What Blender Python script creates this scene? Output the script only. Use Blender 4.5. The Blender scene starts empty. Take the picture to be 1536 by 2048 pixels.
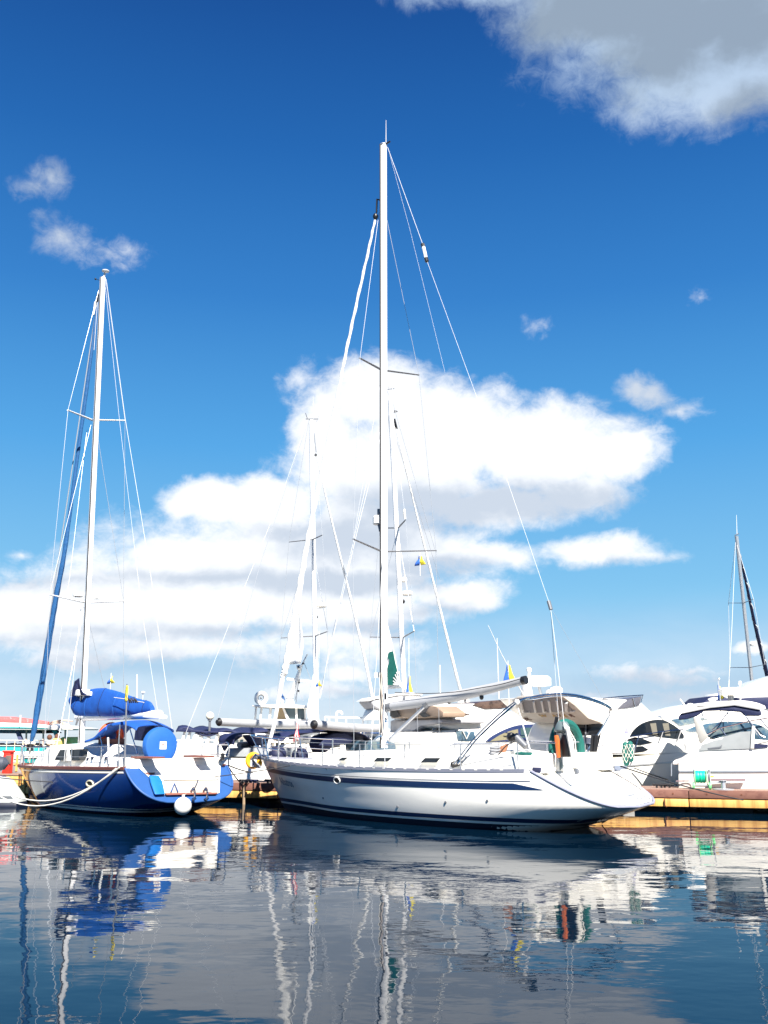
import bpy, bmesh, math, random
from mathutils import Vector, Matrix
random.seed(7)
C = bpy.context.scene
col = C.collection
# ------------------------------------------------------------------ camera
FPX = 1990.0
CAMH = 2.25
P = math.atan(444 / FPX)
cd = bpy.data.cameras.new("camera"); cam = bpy.data.objects.new("camera", cd); col.objects.link(cam)
cam.location = (0, 0, CAMH); cam.rotation_euler = (math.pi / 2 + P, 0, 0)
cd.sensor_fit = 'VERTICAL'; cd.sensor_height = 36; cd.lens = 36 * FPX / 2048
cd.clip_start = 0.1; cd.clip_end = 9000
C.camera = cam
C.view_settings.view_transform = 'Standard'; C.view_settings.look = 'None'
C.view_settings.exposure = 1.35; C.view_settings.gamma = 1
C.cycles.max_bounces = 8
C.cycles.glossy_bounces = 4
C.cycles.use_denoising = True
C.cycles.caustics_reflective = False; C.cycles.caustics_refractive = False

# ------------------------------------------------------------------ sun
SUN_EL = math.radians(44); SUN_AZ = math.radians(160)     # azimuth clockwise from +Y (behind the camera, to the right)
sl = bpy.data.lights.new("sun", 'SUN'); so = bpy.data.objects.new("sun", sl); col.objects.link(so)
sl.energy = 5.0; sl.angle = math.radians(0.5); sl.color = (1.0, 0.94, 0.85)
sdir = Vector((math.sin(SUN_AZ) * math.cos(SUN_EL), math.cos(SUN_AZ) * math.cos(SUN_EL), math.sin(SUN_EL)))
so.rotation_euler = sdir.to_track_quat('Z', 'Y').to_euler(); so.location = (20, -30, 40)

# ------------------------------------------------------------------ pixel / ray helpers (photo pixels -> real places)
def ray(px, py):
    u = (px - 768) / FPX; v = (1024 - py) / FPX
    return (u, math.cos(P) - v * math.sin(P), math.sin(P) + v * math.cos(P))
def at(px, py, D):
    d = ray(px, py); s = D / d[1]
    return Vector((d[0] * s, D, CAMH + d[2] * s))
def azel(px, py):
    d = Vector(ray(px, py)).normalized()
    return math.atan2(d.x, d.y), math.asin(d.z)

# ------------------------------------------------------------------ world: sky texture + procedural clouds placed by direction
w = bpy.data.worlds.new("World"); C.world = w; w.use_nodes = True
nt = w.node_tree; N = nt.nodes; Lk = nt.links; N.clear()
def nd(tree, t, **k):
    n = tree.nodes.new(t)
    for a, b in k.items(): setattr(n, a, b)
    return n
def mth(tree, op, a, b=None, c=None, clamp=False):
    n = tree.nodes.new('ShaderNodeMath'); n.operation = op; n.use_clamp = clamp
    for i, x in enumerate((a, b, c)):
        if x is None: continue
        if isinstance(x, (int, float)): n.inputs[i].default_value = x
        else: tree.links.new(x, n.inputs[i])
    return n.outputs[0]
def blob_group(name, blobs):
    g = bpy.data.node_groups.new(name, 'ShaderNodeTree')
    g.interface.new_socket('Vector', in_out='INPUT', socket_type='NodeSocketVector')
    g.interface.new_socket('Value', in_out='OUTPUT', socket_type='NodeSocketFloat')
    gi = g.nodes.new('NodeGroupInput'); go = g.nodes.new('NodeGroupOutput')
    acc = None
    for (px, py, rx, ry, wt) in blobs:
        az, el = azel(px, py); az2, _ = azel(px + rx, py); _, el2 = azel(px, py - ry)
        a = g.nodes.new('ShaderNodeVectorMath'); a.operation = 'SUBTRACT'; g.links.new(gi.outputs[0], a.inputs[0]); a.inputs[1].default_value = (az, el, 0)
        m = g.nodes.new('ShaderNodeVectorMath'); m.operation = 'MULTIPLY'; g.links.new(a.outputs[0], m.inputs[0])
        m.inputs[1].default_value = (1 / abs(az2 - az), 1 / abs(el2 - el), 0)
        l = g.nodes.new('ShaderNodeVectorMath'); l.operation = 'LENGTH'; g.links.new(m.outputs[0], l.inputs[0])
        v = mth(g, 'MULTIPLY_ADD', l.outputs['Value'], -wt, wt)
        acc = v if acc is None else mth(g, 'SMOOTH_MAX', acc, v, 0.12)
    g.links.new(acc, go.inputs[0])
    return g
CLOUDS = [ # px, py, rx, ry, weight
 (900, 860, 240, 125, 1.1), (1080, 890, 240, 110, 1.1), (1235, 905, 130, 72, 1), (760, 800, 150, 100, 1), (800, 930, 260, 170, 1.1), (650, 870, 90, 150, 0.9), (610, 755, 55, 55, 0.42), (600, 820, 36, 55, 0.36), (1000, 1010, 260, 62, 0.9), (1150, 985, 140, 52, 0.8), (430, 1000, 135, 65, 1.19), (540, 1010, 140, 78, 1.25), (360, 1010, 70, 45, 0.88), (380, 1110, 160, 63, 1.19), (560, 1120, 200, 90, 1.19), (720, 1130, 200, 101, 1.12), (850, 1100, 160, 56, 0.75), (1180, 1095, 190, 42, 0.83), (1000, 1105, 160, 40, 0.69), (1290, 1110, 90, 28, 0.48), (60, 1205, 160, 69, 1.12), (210, 1195, 170, 67, 1.06), (330, 1235, 160, 67, 1.19), (500, 1215, 240, 67, 1.06), (700, 1220, 260, 65, 1), (900, 1190, 135, 45, 1), (300, 1290, 260, 40, 0.75), (80, 1250, 150, 56, 1), (160, 1310, 200, 38, 0.62), (690, 1345, 85, 32, 0.75), (650, 1380, 170, 30, 0.55), (870, 1400, 130, 26, 0.6), (980, 1372, 70, 20, 0.6), (1320, 1345, 260, 34, 0.46), (1400, 1385, 260, 26, 0.44), (1500, 1300, 55, 20, 0.72), (1380, 1335, 70, 16, 0.55), (1150, 1400, 160, 20, 0.38), (100, 365, 57, 42, 0.32), (70, 385, 54, 26, 0.24), (125, 490, 84, 68, 0.38), (262, 508, 46, 34, 0.21), (1290, 778, 62, 40, 0.55), (1345, 812, 70, 22, 0.25), (1070, 655, 38, 26, 0.22), (45, 1108, 50, 22, 0.4), (1408, 595, 24, 14, 0.12), (1000, -30, 173, 66, 0.66), (1180, 0, 248, 154, 0.95), (1330, 20, 281, 220, 1.04), (1480, 120, 205, 165, 1.04), (1520, 60, 281, 220, 1.04), (1400, 180, 97, 66, 0.52), (1180, 130, 176, 86, 0.38), (860, -20, 110, 50, .42), (660, 1290, 330, 90, .55), (330, 1170, 240, 110, .9), (620, 1170, 300, 110, .9), (130, 1200, 240, 70, .9), (560, 1130, 430, 180, 0.8), (250, 1215, 420, 130, 0.8), (760, 1080, 280, 150, 0.85), (150, 1240, 300, 120, .7), (700, 960, 200, 130, .8), (1262, 765, 55, 42, .55), (1380, 130, 260, 150, .8), (1440, 180, 150, 120, 0.7),
]
GREYS = [
 (1010, 1000, 300, 46, 1.0), (860, 1010, 200, 60, 1.0), (700, 1080, 160, 50, .8), (1230, 1010, 90, 30, .6), (600, 1060, 160, 24, .7),
 (430, 1160, 260, 22, .6), (660, 1165, 240, 30, 1.0), (150, 1165, 160, 14, .35), (880, 1130, 160, 24, .8), (500, 1265, 260, 18, .5), (760, 1260, 160, 30, .9), (200, 1265, 160, 16, .45), (60, 1280, 200, 22, .45),
 (900, 1222, 120, 22, .6), (1200, 1128, 180, 16, .5), (1340, 1370, 400, 40, .9), (300, 1330, 400, 30, .6), (700, 1385, 120, 20, .5),
 (1250, -10, 330, 110, 1.3), (1420, 30, 220, 80, 1.2), (1100, 40, 160, 90, .9), (1500, 60, 130, 70, 1.0), (1300, 130, 160, 80, .8), (1500, 230, 90, 60, .6), (100, 430, 160, 160, .6), (1280, 780, 90, 60, .6),
]
gC = blob_group("cloud_mass", CLOUDS); gG = blob_group("cloud_grey", GREYS)
tc = nd(nt, 'ShaderNodeTexCoord'); sep = nd(nt, 'ShaderNodeSeparateXYZ'); Lk.new(tc.outputs['Generated'], sep.inputs[0])
az = mth(nt, 'ARCTAN2', sep.outputs[0], sep.outputs[1]); el = mth(nt, 'ARCSINE', sep.outputs[2])
cmb = nd(nt, 'ShaderNodeCombineXYZ'); Lk.new(az, cmb.inputs[0]); Lk.new(el, cmb.inputs[1])
def wnoise(scale, detail, rough, dist=0.0, yst=1.25, off=0.0):
    mp = nd(nt, 'ShaderNodeMapping'); mp.inputs['Scale'].default_value = (1, yst, 1); mp.inputs['Location'].default_value = (off, off, off)
    Lk.new(cmb.outputs[0], mp.inputs[0])
    n = nd(nt, 'ShaderNodeTexNoise'); n.inputs['Scale'].default_value = scale; n.inputs['Detail'].default_value = detail
    n.inputs['Roughness'].default_value = rough; n.inputs['Distortion'].default_value = dist; Lk.new(mp.outputs[0], n.inputs['Vector'])
    return n
warp = wnoise(9, 6, .6, 0.3)
wv = nd(nt, 'ShaderNodeVectorMath', operation='SUBTRACT'); Lk.new(warp.outputs['Color'], wv.inputs[0]); wv.inputs[1].default_value = (.5, .5, .5)
ws = nd(nt, 'ShaderNodeVectorMath', operation='SCALE'); Lk.new(wv.outputs[0], ws.inputs[0]); ws.inputs['Scale'].default_value = .042
wa = nd(nt, 'ShaderNodeVectorMath', operation='ADD'); Lk.new(cmb.outputs[0], wa.inputs[0]); Lk.new(ws.outputs[0], wa.inputs[1])
g1 = nd(nt, 'ShaderNodeGroup'); g1.node_tree = gC; Lk.new(wa.outputs[0], g1.inputs[0])
g2 = nd(nt, 'ShaderNodeGroup'); g2.node_tree = gG; Lk.new(wa.outputs[0], g2.inputs[0])
fb = wnoise(15, 10, .6, .25); fb2 = wnoise(9, 5, .55, .2, 1.9, 3.1)
fr_ = nd(nt, 'ShaderNodeMapRange'); Lk.new(el, fr_.inputs[0]); fr_.inputs[1].default_value = .40; fr_.inputs[2].default_value = .58; fr_.inputs[3].default_value = 1.0; fr_.inputs[4].default_value = .4
dens = mth(nt, 'ADD', g1.outputs[0], mth(nt, 'MULTIPLY', mth(nt, 'SUBTRACT', fb.outputs[0], .5), fr_.outputs[0]))
dens = mth(nt, 'ADD', dens, mth(nt, 'MULTIPLY', mth(nt, 'SUBTRACT', wnoise(52, 9, .68, .6, 1.3, 5.5).outputs[0], .5), .42))
mr = nd(nt, 'ShaderNodeMapRange'); mr.interpolation_type = 'SMOOTHSTEP'; Lk.new(dens, mr.inputs[0]); mr.inputs[1].default_value = .0; mr.inputs[2].default_value = .52
# a veil of thin cloud low over the horizon
veil = nd(nt, 'ShaderNodeMapRange'); veil.interpolation_type = 'SMOOTHSTEP'; Lk.new(el, veil.inputs[0])
veil.inputs[1].default_value = .15; veil.inputs[2].default_value = .0; veil.inputs[3].default_value = 0; veil.inputs[4].default_value = .85
vd = mth(nt, 'MULTIPLY', veil.outputs[0], fb2.outputs[0])
cover = mth(nt, 'MAXIMUM', mth(nt, 'MULTIPLY', mr.outputs[0], .97), vd)
# clouds with real extent behind the camera too (seen by reflections only)
gre = mth(nt, 'ADD', g2.outputs[0], mth(nt, 'MULTIPLY', mth(nt, 'SUBTRACT', fb2.outputs[0], .5), 1.1))
gre = mth(nt, 'ADD', gre, mth(nt, 'MULTIPLY', mth(nt, 'SUBTRACT', wnoise(30, 8, .62, .3, 1.2, 7.7).outputs[0], .5), .8))
gr = nd(nt, 'ShaderNodeMapRange'); gr.interpolation_type = 'SMOOTHSTEP'; Lk.new(gre, gr.inputs[0]); gr.inputs[1].default_value = -.25; gr.inputs[2].default_value = .6
hi = nd(nt, 'ShaderNodeMapRange'); hi.interpolation_type = 'SMOOTHSTEP'; Lk.new(el, hi.inputs[0]); hi.inputs[1].default_value = .42; hi.inputs[2].default_value = .62
cw = nd(nt, 'ShaderNodeMix', data_type='RGBA'); Lk.new(gr.outputs[0], cw.inputs[0]); cw.inputs[6].default_value = (.41, .42, .435, 1); cw.inputs[7].default_value = (.255, .285, .33, 1)
ch = nd(nt, 'ShaderNodeMix', data_type='RGBA'); Lk.new(gr.outputs[0], ch.inputs[0]); ch.inputs[6].default_value = (.20, .26, .34, 1); ch.inputs[7].default_value = (.125, .16, .205, 1)
cc = nd(nt, 'ShaderNodeMix', data_type='RGBA'); Lk.new(hi.outputs[0], cc.inputs[0]); Lk.new(cw.outputs[2], cc.inputs[6]); Lk.new(ch.outputs[2], cc.inputs[7])
sky = nd(nt, 'ShaderNodeTexSky'); sky.sky_type = 'NISHITA'; sky.sun_disc = False
sky.sun_elevation = SUN_EL; sky.sun_rotation = SUN_AZ; sky.air_density = 1.0; sky.dust_density = .4; sky.ozone_density = 2.0
# depth of blue by height above the horizon, laid over the sky texture's own brightness
rf = nd(nt, 'ShaderNodeMapRange'); Lk.new(el, rf.inputs[0]); rf.inputs[1].default_value = math.radians(-5); rf.inputs[2].default_value = math.radians(90)
rr_ = nd(nt, 'ShaderNodeValToRGB'); Lk.new(rf.outputs[0], rr_.inputs[0]); cr = rr_.color_ramp
SKYROWS = [(0.0, (0.1189, 0.1807, 0.2321)), (0.0526, (0.1667, 0.2332, 0.2893)), (0.0716, (0.1478, 0.2332, 0.3189)), (0.1316, (0.0825, 0.2131, 0.3314)), (0.2221, (0.0309, 0.1473, 0.3069)), (0.3116, (0.0105, 0.0829, 0.2353)), (0.3958, (0.0033, 0.0497, 0.175)), (0.4716, (0.0009, 0.0288, 0.1249)), (0.6842, (0.0006, 0.0153, 0.0815)), (1.0, (0.0005, 0.0106, 0.0661))]
cr.elements[0].position = SKYROWS[0][0]; cr.elements[0].color = SKYROWS[0][1] + (1,); cr.elements[1].position = 1; cr.elements[1].color = SKYROWS[-1][1] + (1,)
for ps, cl in SKYROWS[1:-1]:
    ce = cr.elements.new(ps); ce.color = cl + (1,)
s0 = nd(nt, 'ShaderNodeVectorMath', operation='SCALE'); Lk.new(sky.outputs[0], s0.inputs[0]); s0.inputs['Scale'].default_value = .12
rp = nd(nt, 'ShaderNodeMix', data_type='RGBA'); rp.inputs[0].default_value = .96; Lk.new(s0.outputs[0], rp.inputs[6]); Lk.new(rr_.outputs[0], rp.inputs[7])
mx = nd(nt, 'ShaderNodeMix', data_type='RGBA'); Lk.new(cover, mx.inputs[0]); Lk.new(rp.outputs[2], mx.inputs[6]); Lk.new(cc.outputs[2], mx.inputs[7])
un = nd(nt, 'ShaderNodeVectorMath', operation='SCALE'); Lk.new(mx.outputs[2], un.inputs[0]); un.inputs['Scale'].default_value = 1 / .12
bg = nd(nt, 'ShaderNodeBackground'); bg.inputs[1].default_value = .12; Lk.new(un.outputs[0], bg.inputs[0])
ow = nd(nt, 'ShaderNodeOutputWorld'); Lk.new(bg.outputs[0], ow.inputs[0])

# ------------------------------------------------------------------ materials
def mat(name, c, rough=.5, metal=0, var=.06, vs=6.0, bump=0, bs=40.0, c2=None, c2s=3.0, c2lo=.5, c2hi=.62, coat=0, ior=1.5, stretch=(1, 1, 1), alpha=1):
    m = bpy.data.materials.new(name); m.use_nodes = True; t = m.node_tree; b = t.nodes['Principled BSDF']
    b.inputs['Roughness'].default_value = rough; b.inputs['Metallic'].default_value = metal; b.inputs['IOR'].default_value = ior
    b.inputs['Coat Weight'].default_value = coat; b.inputs['Coat Roughness'].default_value = .05; b.inputs['Alpha'].default_value = alpha
    tc = t.nodes.new('ShaderNodeTexCoord'); mp = t.nodes.new('ShaderNodeMapping'); mp.inputs['Scale'].default_value = stretch; t.links.new(tc.outputs['Object'], mp.inputs[0])
    n = t.nodes.new('ShaderNodeTexNoise'); n.inputs['Scale'].default_value = vs; n.inputs['Detail'].default_value = 6; t.links.new(mp.outputs[0], n.inputs['Vector'])
    r = t.nodes.new('ShaderNodeMix'); r.data_type = 'RGBA'; t.links.new(n.outputs[0], r.inputs[0])
    r.inputs[6].default_value = tuple(max(0, x * (1 - var * 2)) for x in c[:3]) + (1,); r.inputs[7].default_value = tuple(min(1, x * (1 + var * 2)) for x in c[:3]) + (1,)
    out = r.outputs[2]
    if c2:
        n2 = t.nodes.new('ShaderNodeTexNoise'); n2.inputs['Scale'].default_value = c2s; n2.inputs['Detail'].default_value = 8; n2.inputs['Roughness'].default_value = .65; t.links.new(mp.outputs[0], n2.inputs['Vector'])
        mr = t.nodes.new('ShaderNodeMapRange'); t.links.new(n2.outputs[0], mr.inputs[0]); mr.inputs[1].default_value = c2lo; mr.inputs[2].default_value = c2hi
        r2 = t.nodes.new('ShaderNodeMix'); r2.data_type = 'RGBA'; t.links.new(mr.outputs[0], r2.inputs[0]); t.links.new(out, r2.inputs[6]); r2.inputs[7].default_value = tuple(c2[:3]) + (1,); out = r2.outputs[2]
    t.links.new(out, b.inputs['Base Color'])
    if bump:
        n3 = t.nodes.new('ShaderNodeTexNoise'); n3.inputs['Scale'].default_value = bs; n3.inputs['Detail'].default_value = 4; t.links.new(mp.outputs[0], n3.inputs['Vector'])
        bp = t.nodes.new('ShaderNodeBump'); bp.inputs['Strength'].default_value = 1; bp.inputs['Distance'].default_value = bump; t.links.new(n3.outputs[0], bp.inputs['Height']); t.links.new(bp.outputs[0], b.inputs['Normal'])
    return m
WHITE = mat('white_gelcoat', (.83, .81, .76), .22, var=.02, coat=.3, c2=(.70, .69, .64), c2s=1.2, c2lo=.58, c2hi=.8, stretch=(.4, .4, 2))
DECK = mat('deck_gelcoat', (.80, .78, .73), .5, var=.03)
SHADEBG = mat('beige_shade_panel', (.56, .50, .42), .4, var=.05)  # white yacht's back panel, its shade put into the colour
GREYP = mat('grey_fabric', (.42, .42, .44), .75, var=.06, bump=.004, bs=14)
SAILW = mat('white_sailcloth', (.82, .82, .80), .7, var=.03, bump=.012, bs=9, stretch=(1, 1, .3))
SAILCOV = mat('grey_sailcloth', (.36, .37, .39), .6, var=.05, bump=.006, bs=10, stretch=(.3, 1, 1))  # grey cloth, darkened further for the shade under the booms
MASTW = mat('white_mast_paint', (.80, .80, .80), .25, var=.02, coat=.2)
RAILG = mat('rail_lavender_grey', (.24, .25, .31), .45, metal=.2, var=.05)
ALU = mat('grey_aluminium', (.50, .52, .55), .34, metal=.65, var=.05)
ALUD = mat('dull_aluminium', (.20, .21, .23), .45, metal=.5, var=.08)
STEEL = mat('stainless_steel', (.62, .62, .64), .18, metal=1, var=.04)
WIRE = mat('rigging_wire', (.36, .38, .41), .35, metal=.3, var=.03)
WIREW = mat('white_halyard', (.58, .59, .60), .7, var=.05)
NAVYH = mat('navy_hull_paint', (.005, .028, .15), .12, var=.05, coat=.3, ior=1.45, bump=.0015, bs=1.6, c2=(.012, .03, .09), c2s=3, c2lo=.55, c2hi=.75)
NAVYS = mat('navy_stripe', (.004, .018, .07), .4, var=.06)
ANTI = mat('antifouling', (.006, .010, .028), .5, var=.2)
BRBLUE = mat('bright_and_sunlit_blue', (.022, .085, .27), .45, var=.06)  # plain bright blue; on the blue yacht's stern, sunlight painted in
BLUEC = mat('blue_canvas', (.004, .075, .36), .75, var=.08, bump=.02, bs=5, stretch=(1, 1, .6))
BLUED = mat('wheel_cover_blue', (.010, .10, .38), .7, var=.06, bump=.006, bs=9)
NAVYC = mat('navy_canvas', (.008, .014, .06), .7, var=.12, bump=.02, bs=5)
BLACK = mat('black_plastic', (.012, .012, .014), .4, var=.1)
GLASS = mat('dark_window_glass', (.008, .012, .018), .06, var=.1, ior=1.6)
BGLASS = mat('blue_tinted_glass', (.05, .10, .15), .05, var=.2, vs=2, ior=1.6, c2=(.16, .2, .2), c2s=2)
BRGLASS = mat('brown_tinted_glass', (.10, .065, .05), .08, var=.2, vs=2, c2=(.02, .014, .012), c2s=2.5)
TEAK = mat('teak_rail', (.14, .045, .035), .5, var=.15, vs=18, stretch=(.2, 1, 1))
TEAKL = mat('teak_seat', (.20, .07, .05), .6, var=.15, vs=14)
PLANK = mat('dock_planks', (.27, .17, .13), .8, var=.15, vs=8, c2=(.20, .13, .11), c2s=5, stretch=(4, .5, 1))
DBROWN = mat('dock_brown_board', (.20, .09, .065), .75, var=.1, vs=5, c2=(.15, .06, .045), c2s=7, stretch=(.5, 1, 1), bump=.004, bs=20)
DYEL = mat('dock_yellow_beam', (.76, .44, .13), .6, var=.12, vs=3, c2=(.40, .16, .035), c2s=2.6, c2lo=.46, c2hi=.70, stretch=(1.6, 1, .12))
RUST = mat('rust', (.14, .045, .02), .85, var=.2, vs=15)
DARKC = mat('dark_concrete', (.012, .010, .010), .8, var=.25, vs=4)  # near-black tone for dock floats, underframe and pontoon slot
GREENC = mat('green_canvas', (.004, .115, .095), .75, var=.1, bump=.01, bs=8)
GREENB = mat('bright_green_plastic', (.0, .52, .30), .45, var=.1, vs=30)
GREENL = mat('light_green_plastic', (.18, .70, .25), .4, var=.05)
ORANGE = mat('orange_fabric', (.85, .10, .02), .6, var=.06)
ORWOOD = mat('varnished_wood', (.55, .13, .03), .35, var=.1, vs=20)
YELLOW = mat('yellow_plastic', (.85, .42, .02), .5, var=.06)
FYEL = mat('flag_yellow', (.88, .72, .05), .7, var=.03)
FBLUE = mat('flag_blue', (.03, .13, .52), .7, var=.03)
FRED = mat('flag_red', (.70, .05, .07), .7, var=.03)
RED = mat('red_paint', (.72, .035, .02), .45, var=.06)
REDC = mat('red_canvas', (.72, .10, .10), .8, var=.12, vs=9, bump=.02, bs=7, c2=(.8, .5, .5), c2s=4, c2lo=.58, c2hi=.7)
TEAL = mat('teal_paint', (.02, .30, .30), .5, var=.08)
BLUEP = mat('sea_blue_paint', (.02, .16, .42), .45, var=.08)
OUTG = mat('outboard_grey', (.13, .17, .18), .4, var=.08)
ROPEW = mat('white_rope', (.66, .64, .58), .85, var=.08, vs=60)
ROPED = mat('dark_rope', (.03, .03, .035), .85, var=.2, vs=60)
FENDW = mat('white_fender', (.78, .77, .74), .35, var=.03, c2=(.6, .58, .5), c2s=4, c2lo=.6, c2hi=.75)
FENDN = mat('navy_fender', (.01, .014, .05), .6, var=.1)
CLEARW = mat('pale_lettering', (.55, .58, .62), .5)
GOLD = mat('gold_lettering', (.62, .42, .16), .4)
BROWNL = mat('brown_lettering', (.16, .07, .045), .5)
PERF = mat('perforated_beige', (.42, .37, .31), .6, var=.05, c2=(.45, .40, .34), c2s=60, c2lo=.5, c2hi=.55)
GLOBE = mat('opal_globe', (.85, .78, .62), .2, var=.02)

# ------------------------------------------------------------------ mesh builder
class MB:
    def __init__(s): s.v = []; s.f = []; s.m = []; s.k = 0
    def add(s, vs, fs):
        b = len(s.v); s.v += [tuple(x) for x in vs]; s.f += [tuple(i + b for i in f) for f in fs]; s.m += [s.k] * len(fs)
        return s
    def box(s, a, b):
        x0, y0, z0 = a; x1, y1, z1 = b
        return s.add([(x0, y0, z0), (x1, y0, z0), (x1, y1, z0), (x0, y1, z0), (x0, y0, z1), (x1, y0, z1), (x1, y1, z1), (x0, y1, z1)],
                     [(0, 3, 2, 1), (4, 5, 6, 7), (0, 1, 5, 4), (1, 2, 6, 5), (2, 3, 7, 6), (3, 0, 4, 7)])
    def path(s, pts, r, n=8, r2=None, cap=True, sq=1.0):
        pts = [Vector(p) for p in pts]; m = len(pts)
        rs = r if isinstance(r, (list, tuple)) else [r + ((r2 if r2 is not None else r) - r) * i / (m - 1) for i in range(m)]
        vs = []; fs = []; up = None
        for i, p in enumerate(pts):
            t = (pts[min(i + 1, m - 1)] - pts[max(i - 1, 0)]).normalized()
            if up is None: up = Vector((0, 0, 1)) if abs(t.z) < .9 else Vector((0, 1, 0))
            a = t.cross(up).normalized(); b = a.cross(t).normalized(); up = b
            for j in range(n):
                q = 2 * math.pi * j / n; vs.append(p + a * (math.cos(q) * rs[i]) + b * (math.sin(q) * rs[i] * sq))
        for i in range(m - 1):
            for j in range(n): fs.append((i * n + j, i * n + (j + 1) % n, (i + 1) * n + (j + 1) % n, (i + 1) * n + j))
        if cap: fs += [tuple(reversed(range(n))), tuple((m - 1) * n + j for j in range(n))]
        return s.add(vs, fs)
    def loft(s, rings, closed=True, cap=False):
        n = len(rings[0]); vs = [p for r in rings for p in r]; fs = []
        for i in range(len(rings) - 1):
            for j in range(n if closed else n - 1): fs.append((i * n + j, i * n + (j + 1) % n, (i + 1) * n + (j + 1) % n, (i + 1) * n + j))
        if cap: fs += [tuple(reversed(range(n))), tuple((len(rings) - 1) * n + j for j in range(n))]
        return s.add(vs, fs)
    def lathe(s, prof, c=(0, 0, 0), n=20, axis='z'):
        c = Vector(c); rings = []
        for (r, h) in prof:
            ring = []
            for j in range(n):
                q = 2 * math.pi * j / n; a, b = r * math.cos(q), r * math.sin(q)
                ring.append(c + Vector({'z': (a, b, h), 'x': (h, a, b), 'y': (b, h, a)}[axis]))
            rings.append(ring)
        return s.loft(rings, cap=True)
    def sphere(s, c, r, n=16, sz=1.0):
        m = n // 2; return s.lathe([(max(1e-4, r * math.sin(math.pi * i / m)), -r * sz * math.cos(math.pi * i / m)) for i in range(m + 1)], c, n)
    def torus(s, c, R, r, ax, ay, n=28, k=10, a0=0, a1=2 * math.pi):
        c = Vector(c); ax = Vector(ax).normalized(); ay = Vector(ay).normalized()
        full = abs(a1 - a0 - 2 * math.pi) < 1e-4
        pts = [c + ax * (R * math.cos(a0 + (a1 - a0) * i / n)) + ay * (R * math.sin(a0 + (a1 - a0) * i / n)) for i in range(n + 1)]
        nz = ax.cross(ay); rings = []
        for i, p in enumerate(pts):
            o = (p - c).normalized(); rings.append([p + o * (r * math.cos(2 * math.pi * j / k)) + nz * (r * math.sin(2 * math.pi * j / k)) for j in range(k)])
        return s.loft(rings, cap=not full)
    def prism(s, poly, off):          # planar polygon (3D pts) extruded by a vector
        n = len(poly); off = Vector(off); vs = [Vector(p) for p in poly]; vs += [p + off for p in vs]
        return s.add(vs, [tuple(range(n)), tuple(reversed(range(n, 2 * n)))] + [(i, i + n, (i + 1) % n + n, (i + 1) % n) for i in range(n)])
    def build(s, name, m, parent=None, smooth=True, bevel=0, seg=2, ang=35):
        me = bpy.data.meshes.new(name); me.from_pydata(s.v, [], s.f)
        ms = m if isinstance(m, (list, tuple)) else [m]
        for x in ms: me.materials.append(x)
        if len(ms) > 1:
            for p, k in zip(me.polygons, s.m): p.material_index = k
        bm = bmesh.new(); bm.from_mesh(me); bmesh.ops.remove_doubles(bm, verts=bm.verts, dist=1e-5); bmesh.ops.recalc_face_normals(bm, faces=bm.faces)
        if bevel:
            es = [e for e in bm.edges if len(e.link_faces) == 2 and e.calc_face_angle(0) > .35]
            bmesh.ops.bevel(bm, geom=es, offset=bevel, segments=seg, profile=.5, affect='EDGES', clamp_overlap=True)
        bm.to_mesh(me); bm.free()
        o = bpy.data.objects.new(name, me); col.objects.link(o)
        if parent: o.parent = parent
        if smooth:
            for p in me.polygons: p.use_smooth = True
            me.set_sharp_from_angle(angle=math.radians(ang))
        return o
def T(o, label, cat, group=None, kind=None):
    o['label'] = label; o['category'] = cat
    if group: o['group'] = group
    if kind: o['kind'] = kind
    return o
def tube(name, pts, r, m, par, n=8, r2=None): return MB().path(pts, r, n, r2).build(name, m, par)
def text(name, s, size, m, par, origin, xd, yd, ext=.004, sx=1.0, shear=0.0):
    cu = bpy.data.curves.new(name, 'FONT'); cu.body = s; cu.size = size; cu.extrude = ext; cu.shear = shear; cu.materials.append(m)
    t = bpy.data.objects.new(name, cu); col.objects.link(t); me = bpy.data.meshes.new_from_object(t); bpy.data.objects.remove(t); me.name = name
    if not me.materials: me.materials.append(m)
    o = bpy.data.objects.new(name, me); col.objects.link(o); o.parent = par
    xd = Vector(xd).normalized(); yd = Vector(yd); yd = (yd - xd * yd.dot(xd)).normalized(); zd = xd.cross(yd)
    M = Matrix((xd * sx, yd, zd)).transposed().to_4x4(); M.translation = Vector(origin); o.matrix_local = M
    return o
def catenary(a, b, sag, n=14):
    a = Vector(a); b = Vector(b); return [a.lerp(b, i / n) - Vector((0, 0, sag * 4 * (i / n) * (1 - i / n))) for i in range(n + 1)]
def smooth_pts(pts, n=6):     # Catmull-Rom
    p = [Vector(x) for x in pts]; p = [p[0] * 2 - p[1]] + p + [p[-1] * 2 - p[-2]]; out = []
    for i in range(1, len(p) - 2):
        for k in range(n):
            t = k / n; a, b, c, d = p[i - 1:i + 3]
            out.append(.5 * ((2 * b) + (c - a) * t + (2 * a - 5 * b + 4 * c - d) * t * t + (3 * b - a - 3 * c + d) * t ** 3))
    return out + [p[-2]]

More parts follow.
